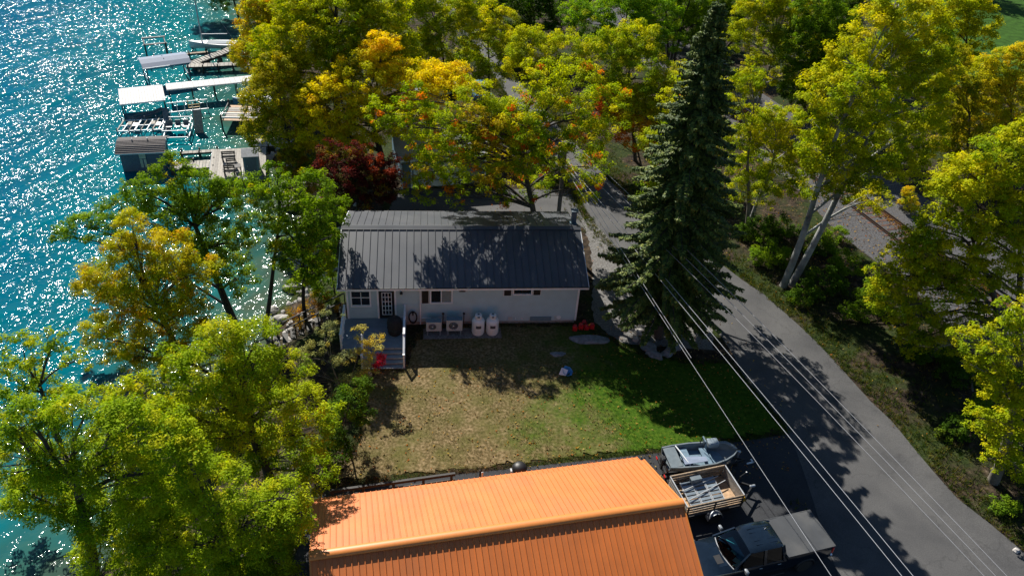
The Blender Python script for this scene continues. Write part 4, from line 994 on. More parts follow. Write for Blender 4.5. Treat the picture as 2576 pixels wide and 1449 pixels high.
def parked_car(label, loc, rz, paint):
    c = thing('parked_car', label, 'car', loc, rz, 'cars parked beyond the maple')
    P = lambda w, zb, zs: [(0, zb), (w - .08, zb), (w, zb + .18), (w, zs - .14), (w - .07, zs), (0, zs + .02)]
    loft([(-2.15, P(.74, .42, .80)), (-2.05, P(.84, .30, .90)), (-1.2, P(.88, .26, .96)), (.9, P(.88, .26, .94)), (1.8, P(.84, .28, .84)), (2.15, P(.70, .40, .66))]).build('body', paint, c, True)
    Q = lambda w0, w1, z1: [(0, .88), (w0, .88), (w1 + .03, z1 - .06), (w1 - .05, z1), (0, z1 + .02)]
    loft([(-1.85, Q(.72, .60, 1.02)), (-1.15, Q(.78, .60, 1.40)), (-.2, Q(.80, .62, 1.46)), (.35, Q(.80, .60, 1.42)), (1.05, Q(.76, .64, .98))]).build('window_band', M['glass'], c, True)
    loft([(-1.25, [(0, 1.36), (.60, 1.36), (.58, 1.42), (0, 1.44)]), (-.2, [(0, 1.42), (.64, 1.42), (.60, 1.485), (0, 1.50)]), (.40, [(0, 1.38), (.60, 1.38), (.57, 1.44), (0, 1.45)])]).build('roof', paint, c, True)
    for s in (-1, 1):
        for x in (-1.30, 1.32): wheel(c, (x, s * .78, .32), .32, .2)
        MB().box((2.02, s * .58, .68), (.20, .26, .12), ch=.03).build('headlight', M['chrome'], c)
        MB().box((-2.08, s * .62, .78), (.12, .22, .14), ch=.02).build('tail_light', M['lamp'], c)
parked_car('white parked car glimpsed through yellow leaves beyond the neighbouring garage', (-8.4, 71.0, 0), .5, M['tank'])
parked_car('blue grey parked car at the far road edge behind the maple', (-4.6, 71.4, 0), 1.9, M['bluehull'])

# ------------------------------------------------------------------ docks and boats on the lake
def posts(mb, pts, ztop, r=.07, zb=-4.4):
    for x, y in pts: mb.box((x, y, (ztop + zb) / 2), (2 * r, 2 * r, ztop - zb))
def lerp2(a, b, t): return (a[0] + (b[0] - a[0]) * t, a[1] + (b[1] - a[1]) * t)
def walkway(name, label, a, b, w, z, nb, m='greywood', cat='dock', group='docks on the lake', gap=.03, postn=5, rail=None):
    t = thing(name, label, cat, (a[0], a[1], 0), math.atan2(b[1] - a[1], b[0] - a[0]), group)
    L = math.hypot(b[0] - a[0], b[1] - a[1]); b0 = None
    for k in range(nb):
        x = L * (k + .5) / nb; loc = (x, random.uniform(-.02, .02), z + random.uniform(-.008, .008))
        if b0 is None: b0 = MB().box((0, 0, 0), (L / nb - gap, w, .05)).build('plank', M[m], t); b0.location = loc
        else: dup(b0, t, loc, (0, 0, random.uniform(-.015, .015)))
    mb = MB(); mb.bar((0, -w * .38, z - .10), (L, -w * .38, z - .10), .07, .14); mb.bar((0, w * .38, z - .10), (L, w * .38, z - .10), .07, .14); mb.build('stringer', M['darkwood'], t)
    for i in range(postn):
        x = L * (i + .1) / (postn - .8)
        MB().box((x, -w / 2 - .03, (z + .25 - 4.4) / 2), (.12, .12, z + .25 + 4.4)).build('post', M['darkwood'], t)
        MB().box((x, w / 2 + .03, (z + .25 - 4.4) / 2), (.12, .12, z + .25 + 4.4)).build('post', M['darkwood'], t)
    return t
# 1 boat lift farthest out
t = thing('boat_lift', 'empty timber boat lift farthest out beyond the canvas canopy', 'boat lift', (-40.85, 82.5, 0), .49, 'lifts on the lake')
for i, (x, y) in enumerate([(-1.05, -1.0), (1.05, -1.0), (-1.05, .9), (1.05, .9)]): MB().box((x, y, -2.65), (.13, .13, 3.5)).build('post', M['darkwood'], t)
for y, z in ((.9, -.9), (-.55, -1.15)): MB().box((0, y, z), (2.4, .28, .12), ch=.02).build('beam', M['greywood'], t)
MB().box((0, -1.0, -2.45), (2.5, .34, .08)).build('bench', M['wood'], t)
for s in (-1.05, 1.05): MB().bar((s, -1.0, -1.2), (s, .9, -.95), .08, .1).build('side_beam', M['darkwood'], t)
walkway('dock', 'narrow crooked brown dock between far lift and sailboat', (-41.0, 81.6), (-35.9, 84.3), .42, -2.45, 14, 'wood', postn=4)
# 2 sailboat
sb = thing('sailboat', 'white sailboat with bare mast at the far end of the docks', 'sailboat', (-38.5, 85.75, 0), .16, None)
def hull2(L, W, z0, z1, m, parent, name='hull', inner=None):
    mb = MB(); vs = []; fs = []; n = 10
    for i in range(n + 1):
        t = i / n; w = max(.02, W / 2 * math.sin(math.pi * min(1, (t * .62 + .0)) ) if t < .8 else W / 2 * (1 - (t - .8) * .6)); x = L * t
        zz = z1 + .12 * (1 - t) ** 2
        vs += [(x, -w, zz), (x, -w * .8, (z0 + z1) / 2), (x, 0, z0), (x, w * .8, (z0 + z1) / 2), (x, w, zz)]
    for i in range(n):
        for j in range(4): k = i * 5 + j; fs.append((k, k + 1, k + 6, k + 5))
        fs.append((i * 5 + 4, i * 5, i * 5 + 5, i * 5 + 9))
    fs += [(0, 1, 2, 3, 4), tuple(n * 5 + j for j in (4, 3, 2, 1, 0))]
    return mb.add(vs, fs).build(name, m, parent, True)
hull2(5.2, 1.75, -2.75, -2.02, M['tank'], sb)
MB().box((3.3, 0, -1.985), (2.6, 1.1, .06), ch=.02).build('cockpit', M['bluewall'], sb)
MB().tube([(1.45, 0, -2.0), (1.45, 0, 1.5), (1.45, 0, 5.2)], [.085, .075, .05], 8).build('mast', M['alu'], sb)
MB().tube([(1.5, 0, -1.1), (4.3, .1, -1.05)], .045, 8).build('boom', M['alu'], sb)
MB().tube([(1.45, 0, 4.9), (.1, 0, -1.9)], .008, 4).tube([(1.45, 0, 4.9), (5.1, 0, -2.0)], .008, 4).build('stay', M['alu'], sb)
mb = MB()
for x in (.4, 1.9, 3.6): mb.box((x, -.6, -3.3), (.09, .09, 1.9)); mb.box((x, .6, -3.3), (.09, .09, 1.9)); mb.bar((x, -.6, -2.78), (x, .6, -2.78), .08)
cr = thing('boat_cradle', 'dark timber cradle holding the sailboat above the water', 'cradle', (-38.5, 85.75, 0), .16); mb.build('frame', M['darkwood'], cr)
# 3 rock ramp and plank walk
rr = thing('plank_ramp', 'rough bleached plank ramp rising toward the bank past the blue canopy', 'ramp', (-36.2, 80.3, 0), .80)
for k in range(16):
    MB().box((k * .32, random.uniform(-.08, .08), -2.35 + k * .045 + random.uniform(-.03, .03)), (.27, 1.25 + random.uniform(-.2, .2), .07), rz=random.uniform(-.06, .06)).build('plank', M['greywood'], rr)
MB().bar((0, -.5, -2.5), (5, -.5, -1.8), .1, .2).bar((0, .5, -2.5), (5, .5, -1.8), .1, .2).build('beam', M['darkwood'], rr)
for k in range(4): MB().box((k * 1.5 + .2, .0, -3.3), (.14, 1.0, 2.1)).build('post', M['darkwood'], rr)
walkway('dock', 'pale plank dock running from the blue canopy to the bank', (-36.4, 79.4), (-27.5, 82.3), 1.0, -2.3, 22, postn=7)
# 4 canvas canopy lift with blue boat
t = thing('canopy_lift', 'boat lift under a blue grey canvas canopy', 'boat lift', (-37.5, 76.9, 0), .60, 'lifts on the lake')
mb = MB(); mb.prism([(-1.55, -.92), (-.9, -.66), (0, -.52), (1.2, -.72), (1.25, -.78), (0, -.57), (-.88, -.71), (-1.52, -.97)], 'X', -2.35, 2.35); mb.build('canopy', M['canvas'], t)
MB().bar((-2.38, -1.55, -.95), (.2, -1.55, -.95), .05, .10).build('canopy_hem', M['white'], t)
for x in (-2.0, 2.0):
    for y in (-1.3, 1.3): MB().box((x, y, -2.65), (.10, .10, 3.5)).build('post', M['bluewall'], t)
    MB().bar((x, -1.3, -2.4), (x, 1.3, -2.4), .10, .12).build('cradle_beam', M['bluewall'], t)
    MB().bar((x, -1.3, -.9), (x, 1.3, -.85), .06).build('canopy_bow', M['bluewall'], t)
bb = thing('motorboat', 'blue motorboat hanging under the blue grey canvas canopy', 'boat', (-39.0, 75.9, 1.15), .60)
hull2(4.2, 1.7, -2.85, -2.15, M['bluehull'], bb); MB().box((2.6, 0, -2.10), (1.8, 1.1, .10), ch=.03).build('cockpit', M['hull'], bb)
MB().prism([(1.3, -2.1), (1.75, -1.7), (1.8, -1.72), (1.4, -2.1)], 'Y', -.5, .5).build('windscreen', M['glass'], bb)
# 5 white metal canopy with long roofed walkway
t = thing('canopy_lift', 'boat lift under a flat white ribbed metal canopy', 'boat lift', (-37.45, 66.45, 0), .463, 'lifts on the lake')
b0 = None
for k in range(16):
    loc = (k * .247, 0, -1.30)
    if b0 is None: b0 = MB().prism([(0, -.02), (.247, -.02), (.247, 0), (.06, 0), (.05, .03), (.015, .03), (0, 0)], 'Y', 0, 3.85).build('roof_panel', M['whitemetal'], t); b0.location = loc
    else: dup(b0, t, loc)
for x in (.15, 3.8):
    for y in (.15, 3.7): MB().box((x, y, -2.85), (.10, .10, 3.1)).build('post', M['darkwood'], t)
MB().box((1.97, -.02, -1.36), (3.98, .05, .12)).build('fascia', M['white'], t)
MB().box((1.97, 1.9, -1.36), (3.8, .10, .08)).build('roof_beam', M['darkwood'], t)
t = thing('covered_walkway', 'long white roofed dock walkway leading from the white canopy to the shore', 'dock', (-35.2, 71.45, 0), .47, 'docks on the lake')
b0 = None
for k in range(18):
    loc = (k * .50, -.75, -1.42)
    if b0 is None: b0 = MB().box((.25, .75, 0), (.49, 1.55, .05), ch=.006).build('roof_panel', M['whitemetal'], t); b0.location = loc
    else: dup(b0, t, loc)
for k in range(5):
    for y in (-.7, .7): MB().box((.2 + k * 2.1, y, -2.9), (.09, .09, 2.9)).build('post', M['darkwood'], t)
MB().box((4.5, -.79, -1.47), (9, .04, .12)).build('fascia', M['white'], t)
t = thing('pipe_railing', 'white pipe railing with yellow ladder beside the white canopy', 'railing', (-34.0, 68.35, 0), .452)
MB().bar((0, 0, -1.75), (3.7, 0, -1.75), .07).bar((0, -.05, -2.65), (3.7, -.05, -2.65), .10, .06).build('rail', M['white'], t)
for k in range(6): MB().tube([(.2 + k * .68, 0, -1.75), (.2 + k * .68, -.02, -4.2)], .035, 6).build('post', M['white'], t)
MB().tube([(1.9, -.06, -1.6), (1.9, -.25, -2.3), (2.9, -.25, -2.3), (2.9, -.06, -1.6)], .04, 6).tube([(1.9, -.2, -2.05), (2.9, -.2, -2.05)], .03, 6).build('ladder', M['yellow'], t)
t = thing('water_slide', 'grey slide chute sloping into the water from the white canopy', 'slide', (-34.3, 68.0, 0), math.pi + .55)
mb = MB(); mb.prism([(-.28, .12), (-.24, .12), (-.2, 0), (.2, 0), (.24, .12), (.28, .12), (.22, -.04), (-.22, -.04)], 'X', 0, 2.6); so = mb.build('chute', M['bluewall'], t); so.location = (0, 0, -2.2); so.rotation_euler = (0, .30, 0)
MB().bar((0, 0, -2.2), (.1, 0, -4.2), .1).build('post', M['darkwood'], t)
# 6 lifted platform with yellow decking and blue boat beside the bank
t = thing('boat_lift', 'bank side boat lift with yellow planks and a blue hull cover', 'boat lift', (-28.0, 66.1, 0), .14, 'lifts on the lake')
for k in range(7): MB().box((1.75, .25 + k * .50, -2.05 + k * .005), (3.4, .44, .05)).build('plank', M['greywood' if k % 3 else 'ply'], t)
for x in (0, 1.7, 3.4): MB().bar((x, 0, -1.75), (x, 3.6, -1.75), .08).build('rail', M['darkwood'], t)
for y in (0, .9): MB().bar((0, y, -1.7), (3.5, y, -1.7), .07).build('rail', M['white'], t)
for x in (0, 3.4):
    for y in (0, 3.6): MB().box((x, y, -2.9), (.12, .12, 2.9)).build('post', M['darkwood'], t)
bb = thing('covered_boat', 'blue boat under a white cover at the bank side lift', 'boat', (-28.3, 70.3, .45), .14)
hull2(3.8, 1.4, -2.7, -2.1, M['bluehull'], bb); MB().box((2.2, .15, -2.02), (3.0, .9, .12), ch=.05).build('cover', M['tank'], bb)
# 7 low pipe frames and cage
t = thing('pipe_dock', 'bare white pipe frames of an unplanked dock standing in the water', 'dock frame', (-36.6, 63.4, 0), .26, 'docks on the lake')
for y in (0, 1.1, 2.3): MB().bar((0, y, -2.55), (4.0, y + .1, -2.55), .08).build('rail', M['white'], t)
for k in range(9): MB().bar((k * .5, 0, -2.50), (k * .5 + .25, 2.4, -2.50), .10 if k % 3 == 0 else .06).build('crossbar', M['white' if k % 2 else 'greywood'], t)
for k in range(5):
    for y in (0, 2.4): MB().tube([(k * 1.0, y, -2.2), (k * 1.0, y, -4.3)], .045, 6).build('leg', M['bluewall'], t)
for k in (1, 2, 5, 6): MB().box((k * .5 + .35, 1.2 + (k % 2) * .3, -2.47), (.36, .7, .04)).build('panel', M['greywood' if k % 2 else 'tank'], t)
t = thing('lift_cage', 'white railed lift cage with three seats between pipe frames and posts', 'boat lift', (-32.4, 63.2, 0), .24, 'lifts on the lake')
for z in (-2.75, -2.1):
    MB().bar((0, 0, z), (2.2, 0, z), .07).bar((0, 3.0, z), (2.2, 3.0, z), .07).bar((0, 0, z), (0, 3.0, z), .07).bar((2.2, 0, z), (2.2, 3.0, z), .07).build('rail', M['white'], t)
for x in (0, 2.2):
    for y in (0, 1.5, 3.0): MB().box((x, y, -3.0), (.08, .08, 2.2)).build('post', M['alu'], t)
for k in range(3): MB().box((.40 + k * .70, 1.6, -2.35), (.50, .7, .08), ch=.02).box((.40 + k * .70, 2.0, -2.15), (.50, .08, .45), ch=.02).build('seat', M['hull'], t)
t = thing('plank_post', 'broad weathered plank leaning beside the white lift cage', 'plank', (-30.0, 65.6, 0), .3, 'leaning planks'); MB().box((0, 0, -2.3), (.75, .14, 2.6), rx=-.45).build('plank', M['greywood'], t)
t = thing('plank_post', 'narrow blue painted plank leaning at the open end of the pipe frames', 'plank', (-32.9, 65.5, 0), .3, 'leaning planks'); MB().box((0, 0, -2.3), (.45, .12, 2.6), rx=-.45).build('plank', M['bluewall'], t)
# 8 grey boathouse
bh = thing('boathouse', 'slate blue boathouse with curved grey shingle roof standing in the lake', 'boathouse', (-33.3, 56.85, 0), .262)
mb = MB(); mb.box((1.80, 1.25, -2.35), (3.35, 2.35, 2.5)); mb.build('wall', M['bluewall'], bh)
mb = MB(); mb.prism([(-.25, -1.18), (.45, -.82), (1.25, -.62), (2.05, -.82), (2.75, -1.18), (2.72, -1.24), (2.02, -.89), (1.25, -.69), (.48, -.89), (-.22, -1.24)], 'X', -.12, 3.72); rfo = mb.build('roof', M['shingle'], bh)
for k in range(9): 
    for s in (0, 1):
        ys_ = [(-.25, -1.18), (.45, -.82), (1.25, -.62)]
        t = k / 9; 
        a = Vector((0, -.25 + 1.5 * t, float(np.interp(-.25 + 1.5 * t, [-.25, .45, 1.25], [-1.18, -.82, -.62])) + .012)); 
        if s: a.y = 2.5 - a.y
        MB().bar((-.13, a.y, a.z), (3.73, a.y, a.z), .10, .02).build('shingle_course', M['shingle'], rfo)
MB().bar((-.13, -.26, -1.22), (3.73, -.26, -1.22), .03, .10).build('fascia', M['white'], bh)
MB().bar((3.73, -.24, -1.2), (3.73, 1.25, -.66), .03, .08).build('rake_board', M['white'], bh)
d_ = MB().box((1.85, .06, -2.12), (.52, .06, 1.75)).build('door', M['bluewall'], bh); MB().box((1.85, .02, -1.50), (.50, .03, .62)).build('blind', M['paper'], d_)
for s in (-1, 1): MB().box((1.85 + s * .15, .02, -2.25), (.20, .03, .75)).build('door_panel', M['paper'], d_)
MB().box((1.9, 1.2, -3.72), (3.9, 2.9, .16)).build('float', M['darkwood'], bh)
for x in (.1, 3.5):
    for y in (.05, 2.4): MB().box((x, y, -4.0), (.16, .16, 1.8)).build('pile', M['darkwood'], bh)
for x in (1.1, 2.3): MB().lathe([(.05, 0), (.05, .14), (.07, .15), (.02, .18)], (x, 1.1, -.64), 8).build('roof_vent', M['alu'], bh)
# 9 platform dock with shed
pd = thing('platform_dock', 'broad pale platform dock with dark underside beside the boathouse', 'dock', (-25.5, 55.7, 0), .284, 'docks on the lake')
b0 = None
for k in range(22):
    loc = (k * .205 + .10, 2.55, -2.32 + random.uniform(-.006, .006))
    if b0 is None: b0 = MB().box((0, 0, 0), (.197, 5.4, .05)).build('plank', M['greywood'], pd); b0.location = loc
    else: dup(b0, pd, loc)
MB().box((2.25, -.18, -2.44), (4.5, .06, .24)).box((-.02, 2.5, -2.44), (.06, 5.3, .24)).build('edge_board', M['bluewall'], pd)
for x in (.2, 2.2, 4.3):
    for y in (.1, 2.6, 5.0): MB().box((x, y, -3.5), (.18, .18, 2.2)).build('pile', M['darkwood'], pd)
sh = thing('dock_shed', 'small slate blue shed with pale roof on the platform dock', 'shed', (-22.75, 56.5, 0), .284)
MB().box((.62, .70, -1.40), (1.20, 1.40, 1.84)).build('wall', M['tealwall'], sh)
mb = MB(); mb.prism([(-.12, -.52), (.70, -.14), (1.52, -.52), (1.50, -.58), (.70, -.21), (-.10, -.58)], 'X', -.06, 1.30); mb.prism([(.0, -.52), (1.4, -.52), (.70, -.2)], 'X', .03, 1.21); mb.build('roof', M['paleroof'], sh)
d_ = MB().box((.60, -.01, -1.42), (.86, .04, 1.66)).build('door', M['bluewall'], sh); MB().box((.30, -.045, -1.4), (.05, .03, .12)).build('handle', M['alu'], d_)
MB().box((.65, -.45, -2.24), (1.5, .7, .08)).build('step', M['bluewall'], sh)
MB().box((-.05, -.25, -1.85), (.05, .05, .95)).bar((-.05, -.25, -1.4), (-.05, -1.1, -1.6), .05).build('handrail', M['hull'], sh)
def dock_bench(label, loc, rz, w=1.2):
    t = thing('dock_bench', label, 'bench', loc, rz, 'benches on the platform dock')
    for k in range(3): MB().box((0, -.16 + k * .16, .42), (w, .13, .035)).build('slat', M['darkwood'], t)
    for k in range(2): MB().box((0, .24, .58 + k * .16), (w, .03, .12)).build('back_slat', M['darkwood'], t)
    for s in (-1, 1): MB().box((s * w * .42, -.12, .21), (.07, .07, .42)).box((s * w * .42, .24, .38), (.07, .07, .76)).bar((s * w * .46, -.18, .60), (s * w * .46, .24, .60), .07, .04).build('leg', M['darkwood'], t)
dock_bench('dark bench along the lake edge of the platform dock', (-24.9, 58.9, -2.29), .284, 1.15)
dock_bench('dark bench in the middle of the platform dock', (-24.25, 57.7, -2.29), .35, .8)
dock_bench('dark bench at the near end of the platform dock', (-24.0, 56.45, -2.29), .25, .9)
t = thing('dock_table', 'dark low table beside the middle dock bench', 'table', (-23.6, 57.3, -2.29), .5)
MB().box((0, 0, .46), (.55, .7, .05), ch=.01).build('table_top', M['darkwood'], t)
for s in (-1, 1):
    for q_ in (-1, 1): MB().box((s * .22, q_ * .28, .22), (.05, .05, .44)).build('leg', M['darkwood'], t)
walkway('dock', 'low pale plank dock between boathouse and platform', (-29.5, 57.6), (-26.0, 58.7), 1.4, -2.5, 14, postn=3)
walkway('dock', 'short pale dock stub beyond the platform shed', (-24.3, 62.8), (-21.3, 63.6), 1.6, -2.45, 10, postn=3)
walkway('dock', 'thin plank dock between boathouse and pipe frames', (-29.7, 60.2), (-26.6, 61.2), .5, -2.55, 9, postn=3)
q = np.random.default_rng(11)
lab = ['boulder nearest the platform dock', 'rock below the leaning locust', 'wide shore rock by the handrails', 'small wet rock near the handrails', 'rock under the dark shrub bank', 'jagged rock at the waterline by the house', 'low rock between docks and red shrub', 'round rock at the dock landing', 'flat rock beside the dock landing', 'upright rock under the olive tree', 'rock in the shallows below the house', 'pale rock half under water by the platform', 'split rock near the bank stairs', 'mossy rock above the bank stairs']
for i in range(14):
    y = [56.5, 45.5, 43.0, 41.2, 47.5, 44.0, 53.0, 59.5, 61.0, 63.0, 40.0, 55.0, 39.0, 42.5][i]; x = float(shore(y)) + q.uniform(.3, 2.6)
    rock('shore_rock', 'grey ' + lab[i], (x, y, float(ground_z(np.array(x), np.array(y))) + .08), (q.uniform(.35, .9), q.uniform(.3, .7)), q.uniform(.25, .5), M['palestone'], seed=50 + i, group='rocks along the shore')
q = np.random.default_rng(5); mb = MB(); cnt = 0
for k in range(420):
    y = q.uniform(36, 64); x = float(shore(y)) + q.normal(1.2, 1.2); z = float(ground_z(np.array(x), np.array(y))); r = q.uniform(.08, .28)
    n_ = 6; base = [(x + r * math.cos(a) * q.uniform(.7, 1.2), y + r * math.sin(a) * q.uniform(.7, 1.2), z - .05) for a in [2 * math.pi * j / n_ for j in range(n_)]]
    mid = [((b[0] - x) * .8 + x, (b[1] - y) * .8 + y, z + r * q.uniform(.35, .6)) for b in base]
    mb.add(base + mid + [(x + q.uniform(-.03, .03), y, z + r * .75)], [(j, (j + 1) % n_, n_ + (j + 1) % n_, n_ + j) for j in range(n_)] + [(n_ + j, n_ + (j + 1) % n_, 2 * n_) for j in range(n_)])
tag(mb.build('shore_stones', M['palestone']), 'loose grey stones strewn along the lake shore', 'stones', kind='stuff')
mb = MB(); 
for k in range(40):
    x = 25.6 + q.normal(0, .7); y = 22.4 + q.normal(0, .5); r = q.uniform(.08, .25)
    mb.box((x, y, r * .3), (r * 2, r * 1.5, r), rz=q.uniform(0, 3), ch=r * .35)
tag(mb.build('white_stones', M['palestone']), 'heap of pale broken stones at the road verge', 'stones', kind='stuff')

# ------------------------------------------------------------------ vegetation
PAL = {   # leaf colours with weights
 'yellowgreen': [((.44, .45, .010), 5), ((.30, .38, .010), 5), ((.60, .52, .012), 2.5), ((.17, .26, .010), 2)],
 'brightyellow': [((.76, .60, .008), 6), ((.64, .56, .010), 4), ((.45, .45, .012), 1.5), ((.78, .46, .010), .8)],
 'orangeyellow': [((.58, .44, .010), 4), ((.46, .43, .010), 5), ((.64, .26, .010), .9), ((.32, .37, .012), 3)],
 'maple': [((.36, .42, .010), 5), ((.20, .31, .010), 5), ((.52, .48, .012), 2.5), ((.70, .20, .010), .7), ((.60, .10, .02), .15)],
 'olive': [((.40, .35, .010), 4), ((.27, .28, .010), 4), ((.50, .38, .010), 1.5), ((.15, .20, .010), 2)],
 'green': [((.18, .29, .010), 4), ((.27, .36, .012), 3), ((.11, .20, .010), 3), ((.48, .38, .012), .5)],
 'nearoak': [((.27, .38, .014), 4), ((.38, .44, .014), 4), ((.16, .27, .012), 3), ((.52, .48, .016), 1.6)],
 'midgreen': [((.14, .24, .012), 4), ((.21, .30, .012), 3), ((.09, .16, .010), 3)],
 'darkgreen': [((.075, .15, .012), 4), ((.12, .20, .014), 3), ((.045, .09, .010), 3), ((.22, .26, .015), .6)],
 'brightgreen': [((.24, .40, .02), 4), ((.33, .44, .025), 3), ((.15, .28, .015), 3), ((.46, .44, .03), 1)],
 'orange': [((.74, .26, .010), 4), ((.62, .17, .010), 2), ((.60, .38, .010), 2), ((.30, .31, .012), 2)],
 'darkred': [((.15, .022, .017), 4), ((.085, .018, .015), 4), ((.40, .07, .016), 0.8), ((.16, .14, .03), 2.0), ((.40, .28, .02), .5)],
 'rust': [((.40, .16, .02), 3), ((.22, .16, .02), 3), ((.52, .32, .02), 2), ((.16, .20, .02), 2)],
 'crimson': [((.66, .04, .07), 4), ((.45, .03, .04), 2)],
 'greygreen': [((.30, .32, .12), 4), ((.38, .35, .09), 3), ((.22, .25, .10), 3), ((.55, .42, .05), .6)],
 'twig': [((.58, .48, .09), 4), ((.45, .42, .12), 3), ((.62, .46, .06), 2)],
 'gold': [((.68, .55, .012), 4), ((.48, .48, .014), 4), ((.72, .44, .010), 1.5), ((.28, .35, .02), 2)],
}
def pal_arrays(p):
    c = np.array([a for a, w in PAL[p]]); w = np.array([w for a, w in PAL[p]], float); return c, w / w.sum()

def unit(v): return v / np.maximum(np.linalg.norm(v, axis=-1, keepdims=True), 1e-9)

def leaves(cent, crad, per, leaf, cols, q, flat=.62):
    """clusters of small folded leaves: cent (K,3), crad (K,), per (K,) leaf counts, cols (K,3)"""
    K = len(cent); rep = np.repeat(np.arange(K), per); N = len(rep)
    d = unit(q.normal(size=(N, 3))); rr = q.uniform(0, 1, N) ** .36
    off = d * (rr * crad[rep])[:, None]; off[:, 2] *= flat
    p = cent[rep] + off
    up = np.array([0, 0, 1.0]); sunv = -np.array(_d)      # leaves turn towards the light
    nrm = unit(up * .45 + sunv * .50 + d * .85 + q.normal(size=(N, 3)) * .26)
    t = unit(np.cross(nrm, q.normal(size=(N, 3)))); s = np.cross(nrm, t)
    L = leaf * q.uniform(.65, 1.3, N)[:, None]; Wd = L * q.uniform(.55, .8, N)[:, None]
    fold = nrm * L * .10
    v = np.stack([p - t * L * .45 + s * Wd * .5 + fold, p + t * L * .6 - nrm * L * .10, p - t * L * .40 - s * Wd * .5 + fold], 1)
    c = cols[rep] * q.uniform(.72, 1.22, N)[:, None]
    return v, np.clip(c, 0, 1)

